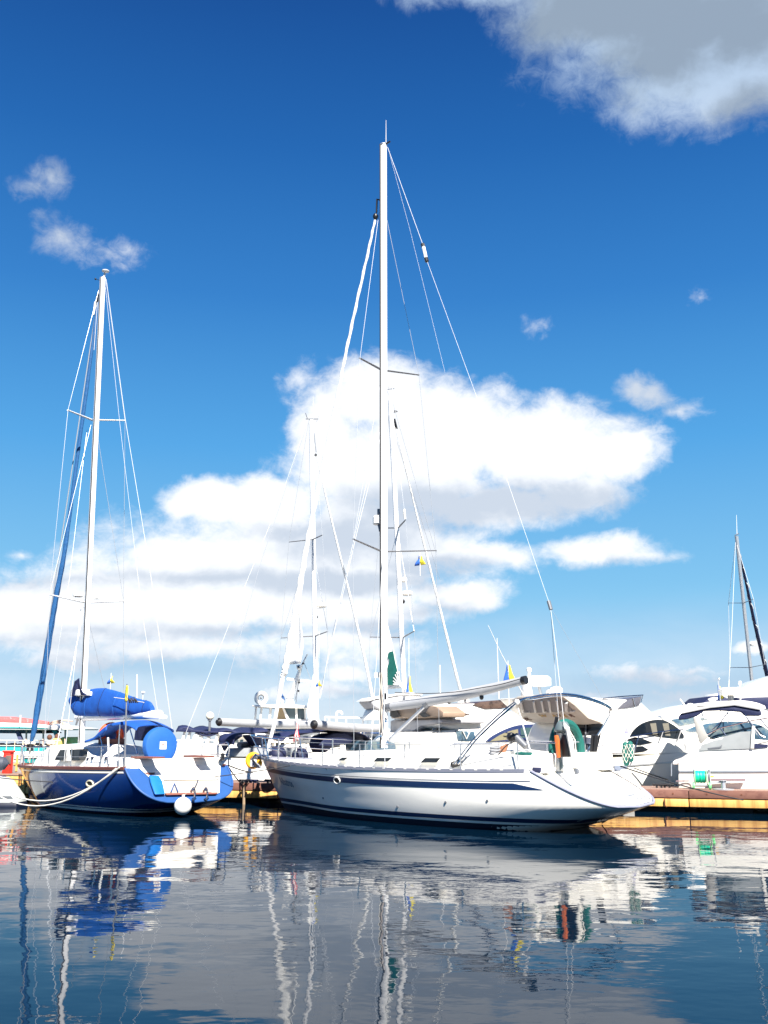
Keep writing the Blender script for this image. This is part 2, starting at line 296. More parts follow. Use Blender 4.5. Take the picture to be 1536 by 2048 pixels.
# ------------------------------------------------------------------ frames: local x runs aft, y to the far or near side, z up, z=0 the water
class Frame:
    def __init__(s, name, ox, oy, th, **k):
        t = math.radians(th); s.A = Vector((math.cos(t), -math.sin(t), 0)); s.S = Vector((math.sin(t), math.cos(t), 0)); s.o = Vector((ox, oy, 0))
        s.e = bpy.data.objects.new(name, None); col.objects.link(s.e); s.e.location = s.o; s.e.rotation_euler = (0, 0, -t); s.e.empty_display_size = .3
        if k: T(s.e, **k)
    def Y(s, px, py, y=0):      # the point of the plane y = const seen at that pixel
        d = Vector(ray(px, py)); n = s.S; k = (s.o.dot(n) + y) / d.dot(n); q = d * k - s.o
        return Vector((q.dot(s.A), y, CAMH + d.z * k))
    def X(s, px, py, x):
        d = Vector(ray(px, py)); n = s.A; k = (s.o.dot(n) + x) / d.dot(n); q = d * k - s.o
        return Vector((x, q.dot(s.S), CAMH + d.z * k))
    def Z(s, px, py, z):
        d = Vector(ray(px, py)); k = (z - CAMH) / d.z; q = d * k - s.o
        return Vector((q.dot(s.A), q.dot(s.S), z))
    def PL(s, px, py, p0, n):      # a slanting local plane through p0 with normal n
        d = Vector(ray(px, py)); dl = Vector((d.dot(s.A), d.dot(s.S), d.z)); o = Vector((-s.o.dot(s.A), -s.o.dot(s.S), CAMH)); o.z -= 0
        k = (p0 - o).dot(n) / dl.dot(n); return o + dl * k
    def W(s, p): return s.o + s.A * p[0] + s.S * p[1] + Vector((0, 0, p[2]))
    def prY(s, name, pts, y0, y1, m, par=None, bevel=0, **k):   # outline on the plane y0, given thickness to y1
        return MB().prism([s.Y(a, b, y0) for a, b in pts], (0, y1 - y0, 0)).build(name, m, par or s.e, bevel=bevel, **k)
    def prX(s, name, pts, x0, x1, m, par=None, bevel=0, **k):
        return MB().prism([s.X(a, b, x0) for a, b in pts], (x1 - x0, 0, 0)).build(name, m, par or s.e, bevel=bevel, **k)
def stern_frame(name, px, D, th, L, **k):
    t = math.radians(th); p = at(px, 1500, D); return Frame(name, p.x - math.cos(t) * L, p.y + math.sin(t) * L, th, **k)

def ss(a, b, x):
    t = max(0, min(1, (x - a) / (b - a))); return t * t * (3 - 2 * t)
class Hull:
    def __init__(s, L, ov, rake, Bm, Bs, um, zb, zm, zs, kz=-.45, kz1=.4, ku=.66, bowp=.85, full=.5):
        s.__dict__.update(locals())
    def sheer(s, u): return s.zb * (1 - u) ** 2 + 2 * (1 - u) * u * (2 * s.zm - .5 * (s.zb + s.zs)) + s.zs * u * u
    def keel(s, u): return s.kz + (s.kz1 - s.kz) * (max(0, (u - s.ku) / (1 - s.ku))) ** 1.7
    def B(s, u):
        if u < s.um: return s.Bm * (1 - (1 - u / s.um) ** 2.1) ** .92
        t = (u - s.um) / (1 - s.um); return s.Bm + (s.Bs - s.Bm) * t ** 1.8
    def pt(s, u, v, side=-1, off=0):
        k = s.keel(u); h = s.sheer(u); z = k + (h - k) * v
        xb = s.ov * (1 - max(-.6, z / s.zb)) ; xb *= 1 if z > 0 else 1
        zz = (z - s.kz1) / (s.zs - s.kz1)
        xs = s.L - s.rake * max(-.2, zz) if zz > 0 else s.L
        x = xb * (1 - u) ** 1.6 + xs * (1 - (1 - u) ** 1.0) if u < 1 else xs
        a = ss(0, .38, u)
        mid = (1 - (1 - v) ** 2.5) ** s.full; bow = v ** s.bowp
        y = (s.B(u) + off) * (bow * (1 - a) + mid * a)
        if u == 0: y = off * .5
        return Vector((x, side * y, z))
    def vz(s, u, z): k = s.keel(u); return (z - k) / (s.sheer(u) - k)
    def uat(s, x, z=None):
        lo, hi = 0, 1
        for _ in range(30):
            m = (lo + hi) / 2; v = 1 if z is None else max(0, min(1, s.vz(m, z)))
            if s.pt(m, v).x < x: lo = m
            else: hi = m
        return lo
    def side_at(s, x, side=-1, dz=0, off=0, z=None):
        u = s.uat(x, z); v = 1 + dz / (s.sheer(u) - s.keel(u)) if z is None else s.vz(u, z)
        p = s.pt(u, min(1, v), side, off); p.z += max(0, dz); return p
    def shell(s, m, par, nu=90, nv=24, name='hull'):
        b = MB(); 
        for side in (-1, 1):
            g = [[s.pt(i / nu, j / nv, side) for j in range(nv + 1)] for i in range(nu + 1)]
            b.loft(g, closed=False)
        return b.build(name, m, par, ang=50)
    def strip(s, name, z0, z1, m, par, off=.012, u0=.0, u1=1.0, n=90, side=(-1, 1), rel=False, tap=0):
        b = MB()
        for sd in side:
            g = []
            for i in range(n + 1):
                u = u0 + (u1 - u0) * i / n; row = []
                t0, t1 = z0, z1
                if tap and i > n - tap: f = (i - n + tap) / tap; t1 = z1 + (z0 - z1) * f * .97
                for j in range(4):
                    z = t0 + (t1 - t0) * j / 3
                    v = s.vz(u, z) if not rel else 1 + z / (s.sheer(u) - s.keel(u))
                    row.append(s.pt(u, max(0, min(1, v)), sd, off))
                g.append(row)
            b.loft(g, closed=False)
        o = b.build(name, m, par); return o
    def band(s, name, rings, m, par, u0=0, u1=1, n=60, off=0, side=(-1, 1)):   # a moulding that follows the sheer: rings = [(dy, dz)...] cross-section
        b = MB()
        for sd in side:
            g = []
            for i in range(n + 1):
                p = s.pt(u0 + (u1 - u0) * i / n, 1, sd)
                g.append([Vector((p.x, p.y + sd * dy, p.z + dz)) for dy, dz in rings])
            b.loft(g, closed=True, cap=True)
        return b.build(name, m, par)
    def deck(s, m, par, u1=1.0, drop=.03, camber=.07, n=40, name='deck', zdrop=None):
        b = MB(); g = []
        for i in range(n + 1):
            u = u1 * i / n; p = s.pt(u, 1, -1); w = abs(p.y) - .01
            g.append([Vector((p.x, w * (2 * j / 8 - 1), p.z - drop + camber * (1 - (2 * j / 8 - 1) ** 2) * min(1, w))) for j in range(9)])
        b.loft(g, closed=False); return b.build(name, m, par)
    def transom(s, m, par, inset=0.0, n=16, name='transom', off=0):
        b = MB(); g = []
        for j in range(n + 1):
            v = j / n; a = s.pt(1, v, -1); w = abs(a.y) * (1 - inset)
            g.append([Vector((a.x + off, w * (2 * k / 8 - 1), a.z)) for k in range(9)])
        b.loft(g, closed=False); return b.build(name, m, par)
# ------------------------------------------------------------------ water
def make_water():
    me = bpy.data.meshes.new('water'); s = 4000
    me.from_pydata([(-s, -300, 0), (s, -300, 0), (s, 7800, 0), (-s, 7800, 0)], [], [(0, 1, 2, 3)])
    o = bpy.data.objects.new('water', me); col.objects.link(o); o['kind'] = 'structure'
    m = bpy.data.materials.new('water'); m.use_nodes = True; t = m.node_tree; b = t.nodes['Principled BSDF']
    b.inputs['Base Color'].default_value = (.001, .009, .022, 1); b.inputs['Roughness'].default_value = .015; b.inputs['IOR'].default_value = 1.33; b.inputs['Specular IOR Level'].default_value = .17
    tc = t.nodes.new('ShaderNodeTexCoord')
    prev = None
    for sc, dist, det, st in ((.5, .018, 1, (1, 1.3, 1)), (1.6, .0042, 2, (1, 1.5, 1)), (5.5, .0009, 2, (1, 1.5, 1))):
        mp = t.nodes.new('ShaderNodeMapping'); mp.inputs['Scale'].default_value = st; mp.inputs['Rotation'].default_value = (0, 0, .12); t.links.new(tc.outputs['Object'], mp.inputs[0])
        n = t.nodes.new('ShaderNodeTexNoise'); n.inputs['Scale'].default_value = sc; n.inputs['Detail'].default_value = det; n.inputs['Roughness'].default_value = .45; t.links.new(mp.outputs[0], n.inputs['Vector'])
        bp = t.nodes.new('ShaderNodeBump'); bp.inputs['Strength'].default_value = 1; bp.inputs['Distance'].default_value = dist; t.links.new(n.outputs[0], bp.inputs['Height'])
        if prev: t.links.new(prev.outputs[0], bp.inputs['Normal'])
        prev = bp
    pn = t.nodes.new('ShaderNodeTexNoise'); pn.inputs['Scale'].default_value = .09; pn.inputs['Detail'].default_value = 3; t.links.new(tc.outputs['Object'], pn.inputs['Vector'])      # patches of breeze
    pr = t.nodes.new('ShaderNodeMapRange'); t.links.new(pn.outputs[0], pr.inputs[0]); pr.inputs[1].default_value = .40; pr.inputs[2].default_value = .62; pr.inputs[3].default_value = .35; pr.inputs[4].default_value = 1.6
    t.links.new(pr.outputs[0], prev.inputs['Strength'])
    t.links.new(prev.outputs[0], b.inputs['Normal']); me.materials.append(m)
make_water()

# ------------------------------------------------------------------ dock
DKO = (-16.0, 33.0 + .31 * 16); DKT = 17.2
def dockf(name, dx, dy, z=0, **k):
    f = Frame(name, DKO[0], DKO[1], DKT, **k); f.o = f.o + f.A * dx + f.S * dy; f.e.location = f.o + Vector((0, 0, z)); return f
dk = dockf('floating_dock', 3.3, 0, label='long floating dock with brown board edge and rusty yellow beam', cat='dock')
L = 34
MB().box((0, .03, .56), (L, 2.3, .64)).build('deck', PLANK, dk.e, bevel=.01)
for i in range(9):
    MB().box((i * 3.8, -.03, .42), (i * 3.8 + 3.78, .026, .652)).build('edge_board', DBROWN, dk.e, bevel=.012)
for i in range(6):
    MB().box((i * 5.7, -.01, .17), (i * 5.7 + 5.67, .12, .395)).build('side_beam', DYEL, dk.e, bevel=.015)
for i in range(18):
    MB().box((i * 1.9 + .3, .25, -.4), (i * 1.9 + 1.75, 2.0, .30)).build('float', DARKC, dk.e, bevel=.05)
MB().box((0, .14, .30), (L, 2.2, .40)).build('underframe', DARKC, dk.e)
for i in range(34):
    MB().path([(.5 + i * .95, -.028, .54), (.5 + i * .95, -.042, .54)], .022, 8).build('bolt', RUST, dk.e)
for i in range(8):
    b = MB(); x = 1.6 + i * 4.1; b.path([(x, -.02, .38), (x, -.06, .33), (x, -.05, .2), (x + .05, -.02, .16)], .018, 6); b.build('mooring_ring', RUST, dk.e)
yp = dockf('yellow_pontoon', -6, 0, label='yellow steel pontoon end with a dark slot at the far left', cat='pontoon')
b = MB(); b.box((0, 0, .55), (9.25, 2.2, .78)); b.box((0, 0, .10), (9.25, .12, .36)); b.box((0, .3, -.3), (9.2, 2, .5)); b.box((8.2, 0, .36), (9.25, .12, .55)); b.box((0, 0, .36), (5.6, .12, .55))
b.build('body', DYEL, yp.e, bevel=.02)
MB().box((0, -.02, .785), (9.3, 2.25, .83)).build('deck', PLANK, yp.e, bevel=.01)
MB().box((5.55, .13, .30), (8.3, .28, .58)).build('slot', DARKC, yp.e)

# ================================================================== the large white sailing yacht in front
p0 = at(522, 1515, 33)
wf = Frame('white_sailing_yacht', p0.x, p0.y, 42, label='large white sailing yacht with navy hull stripe and tall white mast, in front', cat='sailing yacht')
W = Hull(13.3, 1.15, 1.8, 2.12, 1.72, .62, 1.50, 1.36, 1.40, kz1=.60, ku=.60, full=.30, bowp=.62, kz=-.6)
E = wf.e
W.shell(WHITE, E)
W.strip('antifouling', -.35, .155, ANTI, E, off=.01, u0=.0)
W.strip('boot_stripe', .215, .315, NAVYS, E, off=.012, u0=.0, u1=.97)
W.strip('hull_stripe', -.40, -.26, NAVYS, E, off=.012, u0=.02, u1=.955, rel=True, tap=4)
W.strip('pinstripe', -.222, -.208, NAVYS, E, off=.012, u0=.02, u1=.96, rel=True)
W.deck(DECK, E)
W.band('toe_rail', [(-.03, -.03), (.022, -.03), (.022, .05), (-.0, .055), (-.03, .05)], RAILG, E, u1=.985)
for i in range(30):      # bright gaps in the perforated toe rail
    u = .03 + i * .031; p = W.pt(u, 1, -1); q = W.pt(u + .007, 1, -1)
    MB().prism([(p.x, p.y - .027, p.z + .022), (q.x, q.y - .027, q.z + .022), (q.x, q.y - .027, q.z + .046), (p.x, p.y - .027, p.z + .046)], (0, .01, 0)).build('rail_slot', WHITE, E)
W.transom(WHITE, E, off=-.05)
rim = [W.pt(1, v / 24, -1) for v in range(24, -1, -1)] + [W.pt(1, v / 24, 1) for v in range(1, 25)]
MB().path([p + Vector((0, 0, 0)) for p in rim], .035, 8).build('transom_rim', mat('rim_grey', (.28, .29, .38), .35), E)
MB().path([p + Vector((-.05, -.045 * (1 if p.y > 0 else -1), .05)) for p in rim], .02, 6).build('rim_moulding', WHITE, E)
def wtr(px, py, off=.0):      # a point on the sloping transom
    x = 12.5
    for _ in range(12):
        q = wf.X(px, py, x); x = W.L - W.rake * (q.z - W.kz1) / (W.zs - W.kz1) + off
    return wf.X(px, py, x)
for (a, b_, c, d, m, n) in ((1210, 1526, 1221, 1538, GLASS, 'vent'), (1228, 1532, 1240, 1542, ALU, 'shower_box'), (1241, 1533, 1252, 1539, ALU, 'shower_head')):
    MB().prism([wtr(a, b_), wtr(c, b_), wtr(c, d), wtr(a, d)], (.03, 0, .01)).build(n, m, E, bevel=.005)
b = MB()
for pts in (((1255, 1591), (1270, 1588), (1291, 1592), (1282, 1597), (1268, 1594)), ((1258, 1593), (1275, 1597), (1282, 1605)), ((1262, 1598), (1272, 1603)), ((1275, 1592), (1287, 1596))):
    b.path([wtr(x, y, .02) for x, y in pts], .013, 6)
b.build('swim_ladder', ALU, E)
# coachroof
def loftbox(sts, dz=.15, top=.82, n=6):
    g = []
    for (x, w, z0, z1) in sts:
        r = [Vector((x, -w, z0)), Vector((x, -w + (z1 - z0) * .28, z0 + (z1 - z0) * .86))]
        for i in range(n + 1):
            k = -1 + 2 * i / n; r.append(Vector((x, k * (w - (z1 - z0) * .45), z1 + .05 * (1 - k * k))))
        r += [Vector((x, w - (z1 - z0) * .28, z0 + (z1 - z0) * .86)), Vector((x, w, z0))]; g.append(r)
    return g
sts = [(2.4, .55, 1.30, 1.40), (3.0, .85, 1.30, 1.50), (3.8, 1.08, 1.30, 1.64), (4.6, 1.22, 1.30, 1.73), (6, 1.34, 1.28, 1.78), (8, 1.38, 1.28, 1.82), (9.7, 1.34, 1.28, 1.84), (10.1, 1.30, 1.28, 1.80)]
MB().loft(loftbox(sts), closed=False).add([v for v in loftbox(sts)[-1]], [tuple(range(11))]).build('coachroof', DECK, E, ang=30)
for q in ([(684, 1515), (695, 1515), (688, 1521), (676, 1521)], [(754, 1515.5), (783, 1515.5), (775, 1523), (747, 1523)], [(850, 1516), (880, 1516), (873, 1525), (841, 1525)], [(918, 1518), (958, 1518), (946, 1527), (906, 1527)]):
    pl = -1.33 if q[0][0] > 700 else -1.24
    fr = wf.prY('window_frame', [(q[0][0] - 1.5, q[0][1] - 1.2), (q[1][0] + 2, q[1][1] - 1.2), (q[2][0] + 1, q[2][1] + 1.2), (q[3][0] - 2.5, q[3][1] + 1.2)], pl - .07, pl + .25, WHITE, bevel=.01)
    wf.prY('window', q, pl - .085, pl - .05, GLASS, par=fr)
# grab rail and sliding hatch frame on the roof
b = MB()
b.path(smooth_pts([wf.Y(x, y, -.75) for x, y in ((897, 1505), (898, 1495), (908, 1489), (930, 1488), (985, 1488))]), .025, 8)
b.path([wf.Y(895, 1503, -.75), wf.Y(935, 1504, -.75)], .022, 6)
b.build('hatch_frame', ALU, E)
# cockpit
for sd in (-1, 1):
    b = MB(); g = []
    for (x, z) in ((9.4, 1.72), (9.9, 1.80), (11.0, 1.76), (11.75, 1.70)):
        y = 1.52; g.append([Vector((x, sd * (y + .16), 1.36)), Vector((x, sd * (y + .08), z - .05)), Vector((x, sd * y, z)), Vector((x, sd * (y - .3), z)), Vector((x, sd * (y - .34), 1.36))])
    b.loft(g, closed=False); b.add(g[-1], [tuple(range(5))]); b.add(g[0], [tuple(range(5))]); b.build('cockpit_coaming', DECK, E, bevel=.02)
MB().box((11.1, -1.5, 1.36), (11.6, 1.5, 1.80)).build('helm_seat', DECK, E, bevel=.06)
MB().box((9.0, -.45, 1.3), (10.9, .45, 1.72)).build('cockpit_table', DECK, E, bevel=.05)
for px in (900, 1040, 1116, 1045):
    pass
for (px, py) in ((1042, 1526), (1057, 1526), (1000, 1520)):
    c = wf.Y(px, py, -1.5); MB().lathe([(.055, -.07), (.06, -.05), (.035, 0), (.06, .05), (.05, .07), (.001, .075)], c, 16).build('winch', STEEL, E)
c = wf.Y(1022, 1538, -1.6)
# genoa cars and blocks
rx_ = wf.Y(1073, 1538, -1.85).x; rp_ = W.side_at(rx_, -1); MB().box((rx_ - .22, rp_.y + .02, rp_.z - .02), (rx_, rp_.y + .10, rp_.z + .09)).build('rail_end', mat('rail_end', (.05, .05, .1), .4), E, bevel=.01)
b = MB(); b.path([wf.Y(905, 1530, -1.3), wf.Y(922, 1524, -1.3)], .08, 10); b.path([wf.Y(922, 1524, -1.3), wf.Y(962, 1517, -1.3)], .025, 8); b.build('jib_sheet_winch', BLACK, E)
# steering wheel under a green cover
wc = wf.Y(1134, 1500, 0); 
MB().torus(wc, .66, .10, (0, 1, 0), (0, 0, 1), n=32, a0=-.5, a1=math.pi + .5).build('steering_wheel', GREENC, E)
MB().path([(wc.x, 0, 1.4), (wc.x, 0, wc.z)], .11, 12, .08).build('wheel_pedestal', WHITE, E)
MB().prism([wf.Y(1029, 1504, -1.5), wf.Y(1063, 1506, -1.5), wf.Y(1063, 1512, -1.5), wf.Y(1029, 1511, -1.5)], (0, .3, 0)).build('coaming_cushion', GREENC, E, bevel=.03)
# mast, boom, standing rigging
def mast(F, base, top, r, m, par, y=0, yt=None, taper=1.0, sq=.8, name='mast', slot=None):
    a = F.Y(base[0], base[1], y); c = F.Y(top[0], top[1], y if yt is None else yt)
    o = MB().path([a.lerp(c, i / 12) for i in range(13)], r, 14, r * taper, sq=sq).build(name, m, par)
    if slot: MB().path([a.lerp(c, i / 12) + Vector(slot) for i in range(13)], r * .16, 6).build('sail_slot', BLACK, o)
    return o, a, c
mo, ma, mt = mast(wf, (768, 1496), (766.5, 291), .13, MASTW, E, slot=(-.03, -.118, 0))
def cable(F, pts, r, m, par, name='shroud', n=6): return MB().path([F.Y(*p) for p in pts], r, n).build(name, m, par)
def spreader(F, root, tip, y, r, m, par, yr=0):
    a = F.Y(root[0], root[1], yr); c = F.Y(tip[0], tip[1], y); return MB().path([a, c], r, 8, r * .7, sq=.55).build('spreader', m, par)
for root, n_, f_, s in (((764, 1103), (706, 1078), (873, 1101), 1.45), ((764, 740), (719, 716), (838, 750), 1.15)):
    spreader(wf, root, n_, -s, .05, ALUD, mo); spreader(wf, root, f_, s, .05, ALUD, mo)
for pts in ([(758, 425, 0), (720, 716, -1.15), (706, 1078, -1.45), (708, 1537, -2.0)], [(774, 440, 0), (838, 750, 1.15), (872, 1101, 1.45), (879, 1500, 1.9)],
            [(764, 745, 0), (707, 1076, -1.45)], [(768, 745, 0), (870, 1099, 1.45)], [(764, 1105, 0), (770, 1540, -1.9)], [(766, 1105, 0), (742, 1500, -1.7)]):
    cable(wf, pts, .007, WIRE, E)
# mast fittings
MB().path([mt, mt + Vector((0, 0, .03))], .13, 12).build('mast_cap', ALU, mo)
MB().path([wf.Y(772, 292, 0), wf.Y(772, 240, 0)], .014, 6, .006).build('vhf_aerial', WIREW, mo)
b = MB(); b.path([mt, mt + Vector((.30, 0, .02))], .03, 8); b.path([wf.Y(759, 400, 0), wf.Y(754, 398, 0), wf.Y(753, 425, 0)], .03, 6); b.sphere(wf.Y(751, 433, 0), .09, 10, 1.3); b.build('halyard_block', BLACK, mo)
rc = wf.Y(756, 1041, 0); b = MB(); b.lathe([(.13, -.13), (.16, -.10), (.16, .10), (.13, .14), (.02, .15)], rc, 20); b.build('radome', WHITE, mo)
b = MB(); b.path([wf.Y(757, 1048, 0), wf.Y(760, 1062, 0), wf.Y(765, 1058, 0)], .035, 8); b.path([wf.Y(757, 1018, 0), wf.Y(757, 1030, 0)], .04, 8); b.build('radar_bracket', ALUD, mo)
b = MB(); b.box(tuple(wf.Y(752, 1352, 0) - Vector((.02, .06, .05))), tuple(wf.Y(764, 1348, 0) + Vector((0, .06, .05)))); b.build('deck_light', WHITE, mo)
MB().prism([wf.Y(768, 1386, -.13), wf.Y(772, 1386, -.13), wf.Y(772, 1399, -.13), wf.Y(768, 1399, -.13)], (0, .03, 0)).build('line_exit', BLACK, mo, bevel=.01)
for k, (x1, x2) in enumerate(((760, 763), (764, 762), (768, 766))):
    tube('halyard', smooth_pts([wf.Y(x1 + random.uniform(-1, 1), 1345 + 15 * i, -.14) for i in range(9)]), .012, (ROPEW, mat('tan_rope', (.6, .5, .42), .8), ALU)[k], mo, 6)
for (x, y) in ((762, 1470), (775, 1482), (772, 1440)):
    MB().lathe([(.05, -.06), (.035, 0), (.05, .06), (.001, .065)], wf.Y(x, y, -.16), 12).build('mast_winch', STEEL, mo)
# furled genoa
gp = [(750, 440), (736, 505), (712, 612), (690, 715), (672, 808), (652, 905), (630, 1008), (612, 1100), (597, 1190), (584, 1270), (571, 1335), (566, 1352)]
gr_ = [.045, .05, .055, .06, .065, .075, .085, .095, .115, .15, .13, .10]
b = MB(); pp = smooth_pts([wf.Y(x, y, 0) for x, y in gp], 10); rr = []
for i in range(len(pp)):
    f = i / 10; k = min(int(f), len(gr_) - 2); rr.append(.85 * (gr_[k] + (gr_[k + 1] - gr_[k]) * (f - k)) * (1 + .14 * math.sin(i * 1.9)))
b.path([p + Vector((.012 * math.sin(i * 1.3), 0, 0)) for i, p in enumerate(pp)], rr, 10); gen = b.build('furled_genoa', SAILW, E)
tube('luff_foil', [wf.Y(566, 1350, 0), wf.Y(548, 1450, 0), wf.Y(534, 1502, 0)], .075, MASTW, E, 10, r2=.05)
MB().lathe([(.12, -.1), (.15, -.08), (.11, 0), (.15, .08), (.12, .1)], wf.Y(535, 1496, 0), 18).build('furling_drum', ALU, E)
def cloth(name, outline, F, y0, m, par, amp=.04, thick=.012, nu=10, nv=14, seed=0, freq=9):     # outline: left edge px list + right edge px list, same count
    le, ri = outline; b = MB(); g = []
    le = smooth_pts([Vector((x, y, 0)) for x, y in le], 4); ri = smooth_pts([Vector((x, y, 0)) for x, y in ri], 4)
    for i in range(len(le)):
        row = []
        for j in range(nu + 1):
            t = j / nu; q = le[i].lerp(ri[i], t); p = F.Y(q.x, q.y, y0 + amp * math.sin(t * freq + i * .35 + seed)); row.append(p)
        g.append(row)
    b.loft(g, closed=False); o = b.build(name, m, par, ang=80); md = o.modifiers.new('thickness', 'SOLIDIFY'); md.thickness = thick; return o
cloth('genoa_clew', ([(594, 1195), (584, 1240), (574, 1290), (566, 1330)], [(596, 1195), (601, 1240), (606, 1295), (601, 1327)]), wf, 0, SAILW, E, amp=.05)
# mainsail clew with green panel, standing just aft of the mast
cloth('mainsail_leech', ([(770, 1235), (773, 1300), (774, 1340), (774, 1378)], [(771, 1235), (787, 1300), (797, 1350), (806, 1376)]), wf, .0, SAILW, E, amp=.015)
b = MB(); b.prism([wf.Y(x, y, -.03) for x, y in ((776, 1308), (780, 1303), (786, 1303), (789, 1320), (794, 1340), (796, 1350), (789, 1360), (787, 1371), (775, 1370), (775, 1332), (778, 1327), (778, 1319), (775, 1317))], (0, .012, 0)); b.build('green_sail_panel', GREENC, E)
b = MB()
for (x, y) in ((799, 1343), (794, 1344), (791, 1349), (787.5, 1355), (787, 1362), (787, 1368)):
    a = wf.Y(800, 1370, -.045); c = wf.Y(x - 1, y, -.045); d = (c - a).normalized(); s_ = Vector((-d.z, 0, d.x)) * .016
    b.prism([a - s_ * .3, a + s_ * .3, c + s_, c - s_], (0, .006, 0))
b.build('white_ray_emblem', SAILW, E)
# boom
ba = wf.Y(784, 1413, 0); bb = wf.Y(1046, 1361, 0)
b = MB(); pts = [ba.lerp(bb, i / 16) + Vector((0, 0, -.06 * math.sin(math.pi * i / 16))) for i in range(17)]; b.path(pts, [.105 + .045 * math.sin(math.pi * min(1, .1 + i / 17)) for i in range(17)], 14, sq=1.0); bo = b.build('boom', SAILCOV, E)
MB().path([bb + (bb - ba).normalized() * -.02, bb + (bb - ba).normalized() * .10], .11, 14).build('boom_end', BLACK, bo)
MB().path([ba + (ba - bb).normalized() * .02, wf.Y(770, 1415, 0)], .12, 10).build('gooseneck', ALUD, bo)
tube('lazy_line', smooth_pts([wf.Y(x, y, -.19) for x, y in ((790, 1385), (850, 1387), (910, 1384), (960, 1376), (1000, 1369), (1040, 1358))]), .012, ROPED, bo, 6)
b = MB(); b.box(tuple(wf.Y(790, 1391, -.05)), tuple(wf.Y(824, 1388, .05) + Vector((0, .1, .05)))); b.build('outhaul_car', WHITE, bo)
for x, y in ((898, 1399), (963, 1390)):
    c = wf.Y(x, y, 0); b = MB(); b.path([c + Vector((0, 0, .16)), c + Vector((0, 0, -.03))], .018, 6); b.sphere(c + Vector((0, 0, -.05)), .06, 10, 1.4); b.build('sheet_block', BLACK, bo)
tube('boom_vang', [wf.Y(776, 1482, -.05), wf.Y(852, 1410, -.05)], .05, ALU, E, 10, r2=.04)
MB().path([wf.Y(849, 1412, -.05), wf.Y(860, 1400, -.05)], .09, 8).build('vang_fitting', ALUD, E)
# bow pulpit, anchor
zb = 1.52
b = MB()
pl = [W.side_at(x, -1) for x in (2.1, 1.2)] ; pr = [W.side_at(x, 1) for x in (2.1, 1.2)]
def up(p, h, dx=0, sy=1.0): return Vector((p.x + dx, p.y * sy, p.z + h))
b.path(smooth_pts([up(pl[0], .66), up(pl[1], .68, -.2), Vector((-.25, -.22, 2.2)), Vector((-.42, 0, 2.22)), Vector((-.25, .22, 2.2)), up(pr[1], .68, -.2), up(pr[0], .66)]), .022, 8)
b.path(smooth_pts([up(pl[0], .34), up(pl[1], .36, -.1), Vector((-.1, -.2, 1.85)), Vector((-.2, 0, 1.87)), Vector((-.1, .2, 1.85)), up(pr[1], .36, -.1), up(pr[0], .34)]), .018, 8)
for sd in (pl, pr):
    b.path([sd[0], up(sd[0], .66)], .022, 8); b.path([sd[1], up(sd[1], .68, -.2)], .022, 8)
b.path([(.1, -.05, 1.52), (-.25, -.22, 2.2)], .02, 8); b.path([(.1, .05, 1.52), (-.25, .22, 2.2)], .02, 8)
b.build('pulpit', STEEL, E)
b = MB(); b.path([(.5, 0, 1.56), (-.30, 0, 1.58)], .035, 8); b.path([(-.25, 0, 1.6), (-.42, 0, 1.45), (-.30, 0, 1.28), (-.12, 0, 1.22)], .045, 8); b.add([(-.42, 0, 1.47), (-.2, -.2, 1.22), (.02, 0, 1.16), (-.2, .2, 1.22)], [(0, 1, 2), (0, 2, 3), (0, 3, 1), (1, 3, 2)])
b.build('anchor', STEEL, E)
MB().path([(-.18, -.09, 1.50), (-.18, .09, 1.50)], .06, 10).build('bow_roller', ALUD, E)
# stanchions and guard wires
stx = [3.2, 4.7, 6.3, 7.9, 9.6, 11.15]
for sd in (-1, 1):
    tops = [up(W.side_at(2.1, sd), .66)]
    for x in stx:
        p = W.side_at(x, sd); p.y -= sd * .05; MB().path([p, up(p, .64)], .016, 8).build('stanchion', STEEL, E); tops.append(up(p, .63))
    for dz in (0, -.3):
        MB().path([t + Vector((0, 0, dz)) for t in tops], .007, 5).build('guard_wire', WIRE, E)
# bimini hoops with furled frame
b = MB()
hp = [(916, 1528, -1.75), (960, 1472, -1.72), (1034, 1406, -1.62), (1066, 1394, -1.0), (1110, 1388, -.4), (1150, 1390, .2), (1190, 1400, .9), (1216, 1412, 1.5), (1222, 1422, 1.7), (1212, 1446, 1.75), (1172, 1508, 1.75)]
b.path(smooth_pts([wf.Y(*p) for p in hp]), .027, 8)
b.path(smooth_pts([wf.Y(x - 7 if i < 3 else x + (2 if i < 8 else -4), y + (0 if i < 3 else 4), q) for i, (x, y, q) in enumerate(hp)]), .02, 8)
b.build('bimini_frame', STEEL, E)
for p in ((1034, 1404, -1.62),): MB().sphere(wf.Y(*p), .07, 10).build('frame_joint', WHITE, E)
# winch handles, rope coils and cockpit clutter
cb = wf.Y(990, 1508, -1.45)
b = MB()
for i in range(5): b.torus(cb + Vector((0, 0, -.12 + i * .07)), .12, .025, (1, 0, 0), (0, 1, .15), n=16, k=6)
b.build('rope_coil', mat('grey_rope', (.25, .26, .28), .8), E)
b = MB(); b.prism([wf.Y(x, y, -1.3) for x, y in ((1000, 1492), (1012, 1488), (1006, 1504), (994, 1506))], (0, .15, 0)); b.build('rope_bag', mat('tan_bag', (.45, .20, .11), .8), E, bevel=.02)
MB().path([wf.Y(1030, 1472, -.6), wf.Y(1052, 1494, -.6)], .10, 12, .08).build('instrument_arm', ALUD, E)
b = MB(); b.sphere(wf.Y(1022, 1474, -.7), .12, 10); b.build('primary_winch', BLACK, E)
tube('mainsheet', smooth_pts([wf.Y(x, y, -1.55) for x, y in ((975, 1537), (982, 1520), (998, 1508), (1012, 1492), (1030, 1482))]), .014, ROPED, E, 6)
